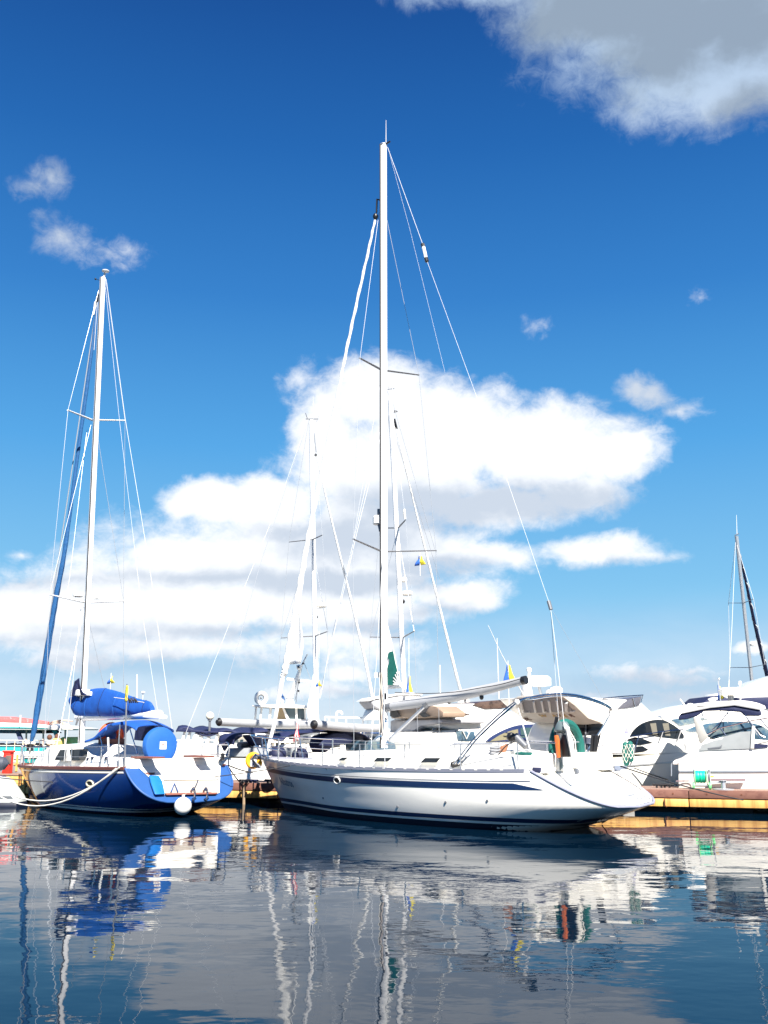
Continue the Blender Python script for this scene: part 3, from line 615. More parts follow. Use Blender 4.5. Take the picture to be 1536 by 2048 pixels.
cable(wf, [(1158, 1484, -.2), (1060, 1482, -1.5)], .012, WIRE, E, name='stern_guard_wire')
b = MB()
for x in (1183, 1190):
    b.path([wf.Y(x, 1505, 1.3), wf.Y(x + 3, 1470, 1.3)], .05, 8)
b.build('stern_light_post', BLACK, E)
b = MB()
for (x0, y0, x1, y1, yy) in ((1175, 1508, 1250, 1508, 1.55), (1175, 1499, 1250, 1480, 1.55), (1250, 1508, 1252, 1480, 1.6), (1060, 1484, 1110, 1486, -1.4)):
    b.path([wf.Y(x0, y0, yy), wf.Y(x1, y1, yy)], .016, 6)
b.build('pushpit', STEEL, E)
# hawse hole on the hull
q = W.side_at(wf.Y(692, 1560, -1.6).x, -1, z=1.02); 
b = MB(); sx, sz = .13, .085
ring = [(math.cos(a) * sx * 1.0, math.sin(a) * sz) for a in [2 * math.pi * i / 20 for i in range(20)]]
def hullp(Hh, x, z, off): return Hh.side_at(x, -1, z=z, off=off)
hx = q.x
b.path([hullp(W, hx + a, 1.02 + c, .02) for a, c in ring + [ring[0]]], .02, 6); hr = b.build('hawse_ring', WHITE, E)
b = MB(); b.add([hullp(W, hx + a * .9, 1.02 + c * .9, .016) for a, c in ring], [tuple(range(20))]); b.build('hawse_opening', BLACK, hr)
for x, z in ((4.4, .50), (7.6, .44), (9.2, .62), (10.4, .70)):
    c = W.side_at(x, -1, z=z); b = MB(); b.lathe([(.028, -.02), (.032, 0), (.018, .012), (.016, -.01)], c, 12, 'y'); b.build('through_hull', ALUD, E)
# name on the bow
nx = 1.75
pa = W.side_at(nx, -1, z=.86, off=.012); pb_ = W.side_at(nx + 1.0, -1, z=.82, off=.012); pu = W.side_at(nx, -1, z=1.1, off=.012)
bn = text('boat_name', 'Albatros', .38, mat('faded_blue_lettering', (.10, .14, .19), .5), E, pa + Vector((0, -.05, -.1)), pb_ - pa, pu - pa, sx=.85, shear=.25, ext=.002)
# backstay with white insulator
cable(wf, [(775, 294, 0), (846, 490, 0)], .008, WIREW, E, name='backstay')
b = MB(); b.path([wf.Y(846, 490, 0), wf.Y(853, 521, 0)], .055, 10); ins = b.build('insulator', WHITE, E)
MB().path([wf.Y(845, 488, 0), wf.Y(847, 494, 0)], .06, 10).build('insulator_cap', BLACK, ins); MB().path([wf.Y(852, 516, 0), wf.Y(854, 523, 0)], .06, 10).build('insulator_cap', BLACK, ins)
cable(wf, [(854, 522, 0), (1011, 951, 0), (1098, 1205, 0)], .006, WIREW, E, name='backstay')
b = MB(); b.path([wf.Y(1097, 1202, 0), wf.Y(1102, 1219, 0)], .05, 10); b.build('backstay_block', ALUD, E)
cable(wf, [(1101, 1215, 0), (1112, 1300, -.3), (1128, 1445, -.9)], .007, WIREW, E, name='backstay_leg')
cable(wf, [(1101, 1215, 0), (1196, 1380, .8), (1252, 1500, 1.6)], .004, WIRE, E, name='backstay_leg')
cable(wf, [(776, 296, 0), (820, 460, 0), (890, 745, 0)], .004, WIRE, E, name='topping_lift')
# backstay tackle
b = MB()
for k in range(4):
    b.path([wf.Y(1128 + k * 1.5, 1447 + k, -.9), wf.Y(1135 + k * 5, 1480, -1.0), wf.Y(1150 + k * 1.6, 1540, -1.25)], .012, 6)
b.path([wf.Y(1135, 1455, -.95), wf.Y(1150, 1538, -1.25)], .05, 8)
b.build('backstay_tackle', ROPEW, E)
MB().path([wf.Y(1152, 1538, -1.25), wf.Y(1155, 1548, -1.25)], .06, 8).build('tackle_block', ALUD, E)
tube('running_backstay', [wf.Y(1101, 1215, 0), wf.Y(1118, 1450, -.6)], .006, WIRE, E, 5)
cable(wf, [(1036, 1416, -1.5), (1060, 1500, -1.5)], .02, WIREW, E, name='frame_strut')
# ---- things carried at the stern
ob = wf.Y(1122, 1520, -.75)
of = Frame('outboard_motor', 0, 0, 42, label='grey outboard motor clamped to the stern rail of the white yacht', cat='outboard motor'); of.o = wf.W(Vector((ob.x, ob.y, 0))); of.e.location = of.o
def ol(px, py, y=0): return of.Y(px, py, y)
b = MB(); g = []
for (py, l, r_) in ((1465, 1112, 1132), (1461, 1109, 1138), (1455, 1111, 1138), (1449, 1113, 1137), (1443, 1116, 1133)):
    a = ol(l, py); c = ol(r_, py); mid = (a + c) / 2; hw = (c - a).length / 2
    g.append([mid + Vector((hw * math.cos(t), hw * .75 * math.sin(t), 0)) for t in [2 * math.pi * i / 16 for i in range(16)]])
b.loft(g, cap=True); b.build('cowl', OUTG, of.e, bevel=.02)
b = MB(); a = ol(1124, 1466); c = ol(1121, 1512); b.path([a, a.lerp(c, .5), c], [.14, .09, .06], 12); b.build('shaft', mat('shaft_grey', (.16, .18, .19), .4), of.e)
b = MB(); b.box(tuple(ol(1130, 1490) - Vector((.12, .1, .28))), tuple(ol(1132, 1478) + Vector((.12, .1, .1)))); b.path([ol(1126, 1474), ol(1136, 1500)], .04, 8); b.build('clamp_bracket', BLACK, of.e, bevel=.015)
b = MB(); b.path(smooth_pts([ol(1112, 1468), ol(1111, 1450), ol(1114, 1434)]), [.05] * 3 + [.05] * 4 + [.05] * 4 + [.035] * 2 if False else .045, 8); b.build('tiller_handle', BLACK, of.e)
b = MB(); b.path([ol(1118, 1506), ol(1124, 1536)], [.05, .03], 8); b.lathe([(.02, -.02), (.14, 0), (.02, .02)], ol(1122, 1532), 3, 'x'); b.build('propeller_leg', OUTG, of.e)
pd_ = wf.Y(1112, 1490, -1.55)
o = MB().prism([wf.Y(x, y, -1.0) for x, y in ((1108, 1471), (1113, 1470), (1116, 1480), (1118, 1515), (1113, 1516), (1110, 1490))], (0, .08, 0)).build('oar_blade', ORWOOD, None, bevel=.01); o.matrix_world = wf.e.matrix_basis; 
T(o, 'varnished orange oar blade standing beside the grey outboard motor', 'oar')
def coil(name, F, c, label, y):
    e = Frame(name, 0, 0, 42, label=label, cat='fender'); e.o = F.W(Vector((F.Y(c[0], c[1], y).x, y, 0))); e.e.location = e.o; return e
ff = coil('netted_fender', wf, (1256, 1510), 'pair of green covered fenders wrapped in white netting on the stern rail', 1.55)
for (xc, yt, yb_, r_) in ((1252, 1484, 1532, .085), (1261, 1482, 1524, .08)):
    a = ff.Y(xc, yt); c = ff.Y(xc + 1, yb_); L2 = (a - c).length
    MB().lathe([(.03, 0), (r_ * .8, .04), (r_, .12), (r_, L2 - .12), (r_ * .8, L2 - .04), (.03, L2)], c, 16).build('fender_body', GREENC, ff.e)
    b = MB()
    for k in range(6):
        for s_ in (-1, 1): b.path([c + Vector((math.cos(k * 1.05 + s_ * t * 2.4) * (r_ + .008), math.sin(k * 1.05 + s_ * t * 2.4) * (r_ + .008), .08 + t * (L2 - .16))) for t in [i / 12 for i in range(13)]], .007, 4)
    b.build('netting', ROPEW, ff.e)
# ================================================================== the blue sailing yacht on the left
p0 = at(45, 1530, 36.3)
bf = Frame('blue_sailing_yacht', p0.x, p0.y, 44, label='navy blue sailing yacht with blue sail cover and blue furled jib', cat='sailing yacht')
V = Hull(10.35, .75, .85, 1.85, 1.75, .62, 1.20, 1.24, 1.32, kz1=.38, ku=.66, full=.30, kz=-.4)
E = bf.e
V.shell(NAVYH, E)
V.strip('antifouling', -.3, .06, ANTI, E, off=.01)
V.strip('boot_stripe', .09, .15, WHITE, E, off=.012, u1=.97)
V.strip('boot_line', .18, .205, WHITE, E, off=.012, u1=.97)
V.strip('sheer_stripe', -.13, -.085, WHITE, E, off=.012, u0=.03, u1=.985, rel=True)
V.deck(DECK, E)
V.band('toe_rail', [(-.05, -.04), (.03, -.04), (.035, .03), (-.05, .05)], TEAK, E, u1=.995)
V.transom(BRBLUE, E, off=-.01, name='transom')  # sunlit look of the stern put into a brighter blue than the hull
def btr(px, py, off=0.0):
    x = 10.0
    for _ in range(12):
        q = bf.X(px, py, x); x = V.L - V.rake * (q.z - V.kz1) / (V.zs - V.kz1) + off
    return bf.X(px, py, x)
def tplate(name, pts, m, off, th=.02, par=None, bevel=0):
    return MB().prism([btr(x, y, off) for x, y in pts], (-th, 0, 0)).build(name, m, par or E, bevel=bevel)
tplate('transom_panel', [(272, 1530), (441, 1528), (439, 1585), (433, 1588), (330, 1590), (318, 1572), (300, 1556)], WHITE, .03)
rec = tplate('swim_recess', [(329, 1560), (436, 1558), (436, 1563), (424, 1583), (412, 1586), (331, 1587)], PERF, .045)
tplate('recess_lip', [(326, 1556), (438, 1554), (437, 1558.5), (328, 1560)], WHITE, .09, th=.08)
tplate('swim_step', [(331, 1586.5), (436, 1584.5), (432, 1588), (333, 1590)], TEAKL, .10, th=.10)
tplate('door_handle', [(290, 1545), (311, 1545), (308, 1549), (296, 1549)], TEAKL, .06)
tplate('locker_lid', [(416, 1543), (437, 1542), (434, 1548), (424, 1552), (418, 1549)], mat('locker_grey', (.5, .5, .52), .3), .05, bevel=.01)
tplate('fender_board', [(300, 1551), (318, 1551), (325, 1562), (331, 1588), (311, 1589), (303, 1566)], mat('azure_paint', (.012, .15, .50), .4), .14, th=.08, bevel=.02)
b = MB(); b.path([btr(342, 1584, .1), btr(349, 1567, .1), btr(356, 1584, .1)], .02, 6); b.build('blue_strop', BRBLUE, E)
b = MB(); b.path([btr(396, 1560, .1), btr(394, 1566, .1), btr(387, 1581, .1)], .015, 6); b.build('hinge_arm', STEEL, E)
for x in (386, 411):
    b = MB(); b.path(smooth_pts([btr(x - 4, 1582, .12), btr(x + 1, 1576, .12), btr(x + 4, 1584, .14), btr(x + 3, 1596, .2), btr(x, 1602, .22)]), .028, 8); b.path([btr(x - 2, 1600, .2), btr(x + 5, 1596, .24)], .04, 8); b.build('ladder_bracket', STEEL, E)
MB().path([V.pt(1, v / 24, s_) + Vector((0, 0, 0)) for s_, vs in ((-1, range(24, -1, -1)), (1, range(1, 25))) for v in vs], .028, 8).build('transom_rim', BRBLUE, E)  # rim in the same blue with the sunlight painted in
# pilothouse and coamings
st2 = [(1.5, .35, 1.15, 1.22), (2.2, .75, 1.15, 1.42), (3.0, 1.05, 1.15, 1.70), (3.6, 1.2, 1.15, 1.88), (5.2, 1.3, 1.15, 1.93), (6.0, 1.3, 1.15, 1.86), (6.3, 1.25, 1.15, 1.62), (6.5, 1.25, 1.15, 1.58)]
lb = loftbox(st2); MB().loft(lb, closed=False).add(lb[-1], [tuple(range(11))]).build('coachroof', DECK, E, ang=30)
for q in ([(109, 1520), (120, 1500), (131, 1499), (126, 1521)], [(137, 1499), (160, 1498), (157, 1521), (142, 1521)]):
    bf.prY('window', q, -1.37, -1.1, GLASS)
bf.prY('window_post', [(133, 1498), (137, 1498), (141, 1522), (130, 1522)], -1.39, -1.1, WHITE, bevel=.01)
for sd in (-1, 1):
    b = MB(); g = []
    for (x, z) in ((6.95, 1.60), (7.4, 1.60), (9.2, 1.58)):
        g.append([Vector((x, sd * 1.6, 1.28)), Vector((x, sd * 1.52, z - .04)), Vector((x, sd * 1.45, z)), Vector((x, sd * 1.05, z)), Vector((x, sd * 1.0, 1.2))])
    b.loft(g, closed=False); b.add(g[0], [tuple(range(5))]); b.add(g[-1], [tuple(range(5))]); b.build('cockpit_coaming', DECK, E, bevel=.02)
MB().box((9.15, -1.6, 1.2), (9.5, 1.6, 1.56)).build('stern_bench', DECK, E, bevel=.04)
for (x0, x1) in ((268, 312), (372, 412)):
    a = bf.Y(x0, 1512, -1.2 if x0 < 300 else .6); c = bf.Y(x1, 1512, -1.2 if x0 < 300 else .6)
    MB().box((min(9.15, a.x), min(a.y, c.y) - .1, 1.58), (max(a.x, c.x), a.y + .3, 1.63)).build('teak_seat', TEAKL, E, bevel=.01)
for (x, y) in ((204, 1519), (186, 1520), (177, 1522), (213, 1521)):
    MB().lathe([(.07, -.08), (.05, 0), (.07, .07), (.05, .09), (.001, .1)], bf.Y(x, y, -1.5), 14).build('winch', STEEL, E)
# wheel under round blue cover
wc = bf.Y(320, 1492, -.25)
b = MB(); R = .82; g = []
for (r_, dx) in ((.001, .13), (.3, .14), (.62, .13), (.78, .09), (.83, .02), (.83, -.05), (.76, -.11), (.001, -.13)):
    g.append([wc + Vector((dx, math.cos(t) * r_ * (1 + .02 * math.sin(3 * t)) * .68, math.sin(t) * r_ * .66)) for t in [2 * math.pi * i / 32 for i in range(32)]])
b.loft(g); wcv = b.build('wheel_cover', BLUED, E)
MB().box(tuple(wc + Vector((.135, -.10, -.09))), tuple(wc + Vector((.15, .12, .13)))).build('cover_badge', WHITE, wcv)
b = MB(); 
for s_ in (-1, 1): b.prism([wc + Vector((.151, .01 + s_ * y, z)) for y, z in ((.015, .08), (.045, .03), (.05, -.045), (.03, -.045), (.025, .02), (.0, .05))], (.004, 0, 0))
b.build('badge_emblem', mat('dark_red', (.25, .02, .02), .6), wcv)
MB().path([(wc.x - .05, wc.y, 1.2), (wc.x - .05, wc.y, wc.z)], .09, 12).build('wheel_pedestal', WHITE, E)
# sprayhood and bimini
def bimini_cloth(name, rows, m, par, F, th=.03):   # rows: near-to-far lists of (px, py, y)
    g = [smooth_pts([F.Y(*q) for q in r], 5) for r in rows]; cols = [smooth_pts([g[k][i] for k in range(len(g))], 4) for i in range(len(g[0]))]
    b = MB(); b.loft(cols, closed=False); o = b.build(name, m, par, ang=70); md = o.modifiers.new('thickness', 'SOLIDIFY'); md.thickness = th; return o
def shell_px(name, pts, y0, y1, m, par, th=.03, F=None, sag=.12, n=8):   # canvas stretched across the boat over a line seen from the side
    b = MB(); g = []; q0 = [F.Y(x, y, y0) for x, y in smooth2(pts)]
    for p in q0: g.append([Vector((p.x, y0 + (y1 - y0) * j / n, p.z + sag * (1 - (2 * j / n - 1) ** 2) - (.10 if j in (0, n) else 0))) for j in range(n + 1)])
    b.loft(g, closed=False); o = b.build(name, m, par, ang=70); md = o.modifiers.new('thickness', 'SOLIDIFY'); md.thickness = th; return o
def smooth2(pts, n=5): return [(p.x, p.y) for p in smooth_pts([Vector((x, y, 0)) for x, y in pts], n)]
bimini_cloth('sprayhood', [[(168, 1484, -1.15), (184, 1480, -1.15), (200, 1470, -1.15), (212, 1460, -1.15)], [(172, 1481, -1.0), (190, 1473, -1.0), (204, 1458, -1.0), (216, 1449, -1.0)],
    [(200, 1478, 0), (214, 1468, 0), (228, 1455, 0), (240, 1446, 0)], [(240, 1480, 1.0), (248, 1470, 1.0), (258, 1458, 1.0), (268, 1452, 1.0)]], BLUEC, E, bf)
bimini_cloth('bimini', [[(222, 1452, -1.3), (240, 1449, -1.3), (258, 1452, -1.3), (272, 1460, -1.3)], [(226, 1446, -1.1), (246, 1443, -1.1), (264, 1445, -1.1), (280, 1452, -1.1)],
    [(262, 1443, 0), (285, 1440, 0), (302, 1442, 0), (318, 1450, 0)], [(290, 1446, 1.1), (312, 1444, 1.1), (330, 1450, 1.1), (345, 1458, 1.1)], [(294, 1456, 1.3), (314, 1452, 1.3), (332, 1457, 1.3), (348, 1464, 1.3)]], BLUEC, E, bf)
bf.prY('side_curtain', [(240, 1452), (258, 1449), (246, 1478), (222, 1480)], 1.2, 1.22, NAVYC)
bf.prY('side_curtain', [(272, 1450), (310, 1448), (318, 1460), (300, 1480), (288, 1482), (268, 1480)], 1.25, 1.27, NAVYC)
for (x0, y0, x1, y1, yy) in ((312, 1447, 306, 1505, .6), (313, 1447, 322, 1482, .6), (240, 1449, 236, 1508, -1.3), (258, 1452, 275, 1508, -1.3), (200, 1470, 206, 1500, -1.15), (335, 1456, 340, 1500, 1.25)):
    cable(bf, [(x0, y0, yy), (x1, y1, yy)], .018, STEEL, E, name='bimini_tube')
hb = Frame('horseshoe_lifebuoy', 0, 0, 44, label='orange horseshoe lifebuoy under the blue sprayhood', cat='lifebuoy'); c = bf.Y(222, 1471, .2); hb.o = bf.W(Vector((c.x, c.y, 0))); hb.e.location = hb.o
MB().torus((0, 0, c.z), .30, .12, (.2, 1, 0), (0, 0, .5), n=20, a0=-.4, a1=math.pi + .4).build('ring', ORANGE, hb.e)
MB().box((bf.Y(232, 1500, .3).x, -.35, 1.3), (bf.Y(232, 1500, .3).x + .06, .55, 2.1)).build('companionway', TEAK, E)
# mast and rig
mo, ma, mt = mast(bf, (162, 1494), (205.5, 556), .125, MASTW, E, yt=-.1, slot=(.05, -.10, 0))
for root, n_, f_, s in (((171, 1205), (98, 1189), (248, 1202), 1.35), ((184, 840), (135, 820), (250, 841), 1.1)):
    spreader(bf, root, n_, -s, .055, MASTW, mo); spreader(bf, root, f_, s, .055, MASTW, mo)
for pts in ([(201, 566, 0), (136, 820, -1.1), (99, 1189, -1.35), (88, 1525, -1.55)], [(212, 566, 0), (250, 841, 1.1), (247, 1202, 1.35), (247, 1500, 1.7)],
            [(182, 850, 0), (99, 1189, -1.35)], [(192, 850, 0), (247, 1201, 1.35)], [(174, 860, 0), (140, 1150, -.7), (116, 1300, -1.1), (82, 1525, -1.5)], [(168, 1215, 0), (108, 1520, -1.5)], [(172, 1215, 0), (205, 1360, .8), (240, 1500, 1.6)], [(162, 1216, 0), (128, 1523, -1.5)]):
    cable(bf, pts, .007, WIRE, E)
cable(bf, [(212, 556, 0), (250, 835, .4), (300, 1140, .8), (350, 1500, 1.4)], .008, WIREW, E, name='backstay')
cable(bf, [(211, 575, 0), (240, 850, 0), (285, 1230, .2), (318, 1440, .3)], .005, WIREW, E, name='topping_lift')
cable(bf, [(196, 590, 0), (188, 700, 0), (150, 760, 0)][:2], .008, WIREW, E, name='halyard')
b = MB(); b.path([wf_ for wf_ in (bf.Y(206, 560, -.1), bf.Y(210, 546, -.1))], .04, 8); b.lathe([(.02, -.04), (.13, 0), (.14, .03), (.001, .06)], bf.Y(211, 543, -.1), 18); b.build('masthead_antenna', MASTW, mo)
b = MB(); b.path([bf.Y(204, 562, -.1), bf.Y(191, 558, -.1)], .012, 6); b.sphere(bf.Y(191, 558, -.1), .04, 8); b.build('wind_vane', BLACK, mo)
b = MB(); b.lathe([(.12, -.07), (.17, -.04), (.17, .05), (.10, .10), (.001, .11)], bf.Y(156, 1190, -.05), 18); b.build('radome', WHITE, mo)
b = MB(); b.box(tuple(bf.Y(187, 1198, 0)), tuple(bf.Y(196, 1189, 0) + Vector((0, .12, 0)))); b.build('spreader_light', WHITE, mo)
jp = [(193, 615), (186, 680), (172, 790), (158, 890), (142, 1010), (128, 1110), (113, 1190), (103, 1250), (90, 1330), (78, 1400), (68, 1460), (63, 1482)]
jr = [.05, .07, .08, .085, .09, .11, .13, .13, .14, .15, .13, .08]
b = MB(); pp = smooth_pts([bf.Y(x, y, 0) for x, y in jp], 10); rr = []
for i in range(len(pp)):
    f = i / 10; k = min(int(f), len(jr) - 2); rr.append(.74 * (jr[k] + (jr[k + 1] - jr[k]) * (f - k)) * (1 + .06 * math.sin(i * 1.1)))
b.path(pp, rr, 10); b.build('furled_jib', mat('jib_cover_blue', (.010, .085, .24), .75, var=.1, bump=.02, bs=5), E)
b = MB(); b.path([bf.Y(197, 588, 0), bf.Y(194, 604, 0)], .05, 8); jt = b.build('jib_swivel', BLACK, E)
b = MB(); b.path([bf.Y(191, 604, 0), bf.Y(188, 630, 0)], .05, 8); b.build('swivel_strop', WHITE, E)
tube('forestay', [bf.Y(197, 585, 0), bf.Y(56, 1524, 0)], .02, WIRE, E, 6)
MB().lathe([(.10, -.12), (.13, -.1), (.09, 0), (.13, .1), (.1, .12)], bf.Y(60, 1495, 0), 16).build('furling_drum', BLACK, E)
# boom and sail cover
bA = bf.Y(155, 1434, 0); bB = bf.Y(318, 1429, 0)
b = MB(); b.path([bA, bB], .12, 14, sq=1.1); bo = b.build('boom', MASTW, E)
b = MB(); b.path([bB, bB + (bB - bA).normalized() * .05], .13, 12); b.build('boom_end', WHITE, bo)
top = smooth2([(141, 1394), (150, 1392), (176, 1391), (182, 1379), (206, 1376), (222, 1379), (240, 1384), (262, 1392), (280, 1398), (300, 1403), (305, 1410)], 4)
bot = smooth2([(143, 1408), (148, 1424), (160, 1434), (190, 1436), (240, 1435), (275, 1432), (296, 1428), (305, 1422)], 6)
def resample(p, n):
    L_ = [0]; 
    for a, c in zip(p, p[1:]): L_.append(L_[-1] + math.hypot(c[0] - a[0], c[1] - a[1]))
    out = []
    for i in range(n):
        t = L_[-1] * i / (n - 1); k = 0
        while k < len(p) - 2 and L_[k + 1] < t: k += 1
        f = (t - L_[k]) / max(1e-6, L_[k + 1] - L_[k]); out.append((p[k][0] + (p[k + 1][0] - p[k][0]) * f, p[k][1] + (p[k + 1][1] - p[k][1]) * f))
    return out
n = 44; tp = resample(top, n); bt = resample(bot, n); b = MB(); g = []
for i in range(n):
    a = bf.Y(*tp[i], 0); c = bf.Y(*bt[i], 0); h = (a - c); m_ = (a + c) / 2; wd = .13 * math.sin(math.pi * min(1, max(.04, (i + 1) / n * .9 + .05))) + .05
    ring = []
    for j in range(20):
        t = 2 * math.pi * j / 20; r_ = 1 + .05 * math.sin(i * .9 + 2.5 * math.sin(t)) * abs(math.sin(t)) ; ring.append(m_ + h * .5 * math.cos(t) + Vector((0, -math.sin(t) * wd * r_ * (1.15 - .45 * math.cos(t)), 0)))
    g.append(ring)
b.loft(g, cap=True); sc_ = b.build('sail_cover', BLUEC, bo)
for i in (5, 12, 19, 26, 33, 39):
    cen = sum(g[i], Vector()) / 20; MB().path([cen + (p - cen) * 1.012 for p in g[i]] + [cen + (g[i][0] - cen) * 1.012], .010, 5).build('cover_seam', NAVYC if i % 2 else BLUED, sc_)
cloth('mast_collar', ([(150, 1362), (146, 1374), (142, 1382), (141, 1393)], [(158, 1356), (160, 1372), (166, 1384), (176, 1390)]), bf, -.2, NAVYC, bo, amp=.04)
bf.prY('folded_sail', [(146, 1380), (160, 1378), (166, 1384), (178, 1383), (180, 1391), (143, 1392)], -.2, .15, SAILW, par=bo, bevel=.03)
tube('cover_lacing', [bf.Y(x, y, -.33) for x, y in ((228, 1395), (250, 1398), (288, 1405))], .012, ROPEW, bo, 6)
b = MB(); 
for i in range(9): b.path([bf.Y(256 + i * 2, 1396 + (i % 3) * 2.5, -.4), bf.Y(259 + i * 2, 1405 - (i % 2) * 4, -.42)], .025, 6)
b.build('line_bundle', ROPED, bo)
bf.prY('boom_crutch', [(282, 1434), (300, 1428), (318, 1430), (318, 1438), (300, 1438)], -.15, .15, WHITE, par=bo, bevel=.03)
MB().path([bf.Y(152, 1450, -.1), bf.Y(160, 1425, -.1)], .03, 8).build('boom_bracket', ALUD, E)
# antennas and flag staff near the stern
tube('whip_antenna', [bf.Y(274, 1404, .6), bf.Y(274, 1349, .6)], .022, WIREW, bo, 8)
b = MB(); b.path([bf.Y(285, 1404, .4), bf.Y(286, 1388, .4)], .014, 6); b.lathe([(.01, -.02), (.07, .0), (.07, .05), (.001, .06)], bf.Y(286, 1386, .4), 14); b.build('gps_antenna', WIREW, bo)
fs = tube('flag_staff', [bf.Y(249, 1531, -1.6), bf.Y(254, 1368, -1.6)], .028, ALUD, E, 8, r2=.02)
cloth('rolled_flag', ([(252, 1371), (251, 1385), (250, 1397), (250, 1403)], [(256, 1371), (256, 1385), (255, 1396), (254, 1403)]), bf, -1.6, FYEL, fs, amp=.02, nu=6)
b = MB(); 
for (x0, y0, x1, y1, yy) in ((216, 1475, 218, 1528, -1.6),): b.path([bf.Y(x0, y0, yy), bf.Y(x1, y1, yy)], .03, 8)
b.build('dan_buoy_pole', WIREW, E)
# rails
tps = []
for sd in (-1, 1):
    tp_ = []
    for x in (.5, 1.6, 2.7, 3.9, 5.2, 6.6, 8.2, 9.1):
        p = V.side_at(x, sd); p.y -= sd * .05; MB().path([p, up(p, .6)], .016, 8).build('stanchion', STEEL, E); tp_.append(up(p, .6))
    for dz in (0, -.28): MB().path([t + Vector((0, 0, dz)) for t in tp_], .007, 5).build('guard_wire', WIRE, E)
    tps.append(tp_)
b = MB(); b.path(smooth_pts([tps[0][1], tps[0][0], Vector((-.1, 0, 1.85)), tps[1][0], tps[1][1]]), .02, 8); b.path([(.05, 0, 1.2), (-.1, 0, 1.85)], .02, 8); b.build('pulpit', STEEL, E)
b = MB(); b.path(smooth_pts([bf.Y(433, 1529, 1.6), bf.Y(434, 1512, 1.6), bf.Y(436, 1490, 1.6), bf.Y(446, 1487, 1.65), bf.Y(457, 1488, 1.7), bf.Y(457, 1529, 1.75)], 4), .022, 8); b.path([bf.Y(420, 1509, 1.5), bf.Y(457, 1509, 1.72)], .018, 6); b.path([bf.Y(436, 1489, 1.6), bf.Y(457, 1489, 1.72)], .022, 6)
b.build('pushpit', STEEL, E)
b = MB(); b.lathe([(.12, 0), (.10, .03), (.05, .06), (.06, .2), (.001, .22)], bf.Y(445, 1521, 1.5), 14); b.build('stern_winch', BLACK, E)
q = V.side_at(bf.Y(188, 1557, -1.7).x, -1, z=.86)
b = MB(); b.path([V.side_at(q.x + a * .17, -1, z=.86 + c * .08, off=.02) for a, c in [(math.cos(t), math.sin(t)) for t in [2 * math.pi * i / 18 for i in range(19)]]], .025, 6); hr = b.build('hawse_ring', mat('hawse_cream', (.6, .55, .4), .4), E)
b = MB(); b.add([V.side_at(q.x + a * .15, -1, z=.86 + c * .07, off=.016) for a, c in [(math.cos(t), math.sin(t)) for t in [2 * math.pi * i / 18 for i in range(18)]]], [tuple(range(18))]); b.build('hawse_opening', BLACK, hr)
# white ball fender floating at the transom
c = at(366, 1605, 28.55); fb_ = Frame('ball_fender', c.x, c.y, 0, label='round white ball fender hanging under the blue yacht transom', cat='fender')
b = MB(); b.sphere((0, 0, .31), .24, 24); b.build('ball', FENDW, fb_.e)
MB().path([(0, 0, .54), (0, 0, .61)], .04, 8).build('eye', FENDW, fb_.e)
tube('lanyard', [(0, 0, .60), tuple(bf.W(btr(372, 1588, .1)) - fb_.o)], .01, ROPEW, fb_.e, 5)

# ================================================================== pennants: small courtesy flags
def pennant(px, py, D, w_, h_, label, lean=0, th=20, mats=(FBLUE, FYEL), staff=None, vert=False, name='courtesy_flag', cat='flag'):
    p = at(px, py, D); f = Frame(name, p.x, p.y, th, label=label, cat=cat, group='blue and yellow courtesy flags' if mats[0] is FBLUE else None)
    f.e.location = p; 
    for k, mm in enumerate(mats):
        b = MB(); g = []; t0, t1 = k / len(mats), (k + 1) / len(mats)
        for i in range(9):
            row = []
            for j in range(5):
                a = i / 8; c_ = t0 + (t1 - t0) * j / 4
                if vert: X = (c_ - .5) * w_ * (.25 + .75 * a) + lean * a * .3; Z = -a * h_ * (1 - .15 * c_)
                else: X = a * w_ * (.75 + .25 * (1 - c_)) + lean * c_; Z = -c_ * h_ - .35 * h_ * a * a
                row.append(Vector((X, .05 * math.sin(a * 6 + c_ * 2), Z)))
            g.append(row)
        b.loft(g, closed=False); o = b.build(('upper_half', 'lower_half', 'stripe')[min(k, 2)] if len(mats) == 2 else 'stripe', mm, f.e, ang=80); md = o.modifiers.new('thickness', 'SOLIDIFY'); md.thickness = .01
    if staff: MB().path([Vector((0, 0, staff[0])), Vector((0, 0, staff[1]))], .012, 6).build('halyard', WIREW, f.e)
    return f
pennant(840, 1112, 29.5, .34, .30, 'small blue and yellow flag hanging just under the lower spreader of the tall white mast', vert=True, staff=(.1, -.6))
pennant(1016, 1330, 33, .42, .62, 'largest blue and yellow flag, above the grey boom near its outer end', vert=True, lean=.1, staff=(.15, -1.6))
pennant(637, 1361, 41, .26, .26, 'tiny blue and yellow flag beside the left of the two masts behind', vert=True, staff=(2, -1.5))
pennant(818, 1352, 40, .28, .75, 'narrow yellow and blue flag hanging beside the mast close behind the tall white one', vert=True, mats=(FBLUE, FYEL), staff=(1.5, -1.0))
pennant(1437, 1370, 34, .20, .52, 'blue and yellow flag on the short staff above the motor cruiser with navy bimini', vert=True, lean=.15, staff=(.15, -.9))
pennant(222, 1352, 33, .24, .26, 'small blue and yellow flag above the blue sail cover', vert=True, staff=(.1, -.7))
f = pennant(594, 1446, 33.0, .22, .62, 'red and white striped flag drooping from the staff over the navy awning', vert=True, mats=(FRED, SAILW, FRED, SAILW, FRED), name='striped_flag', staff=(.3, -.9))
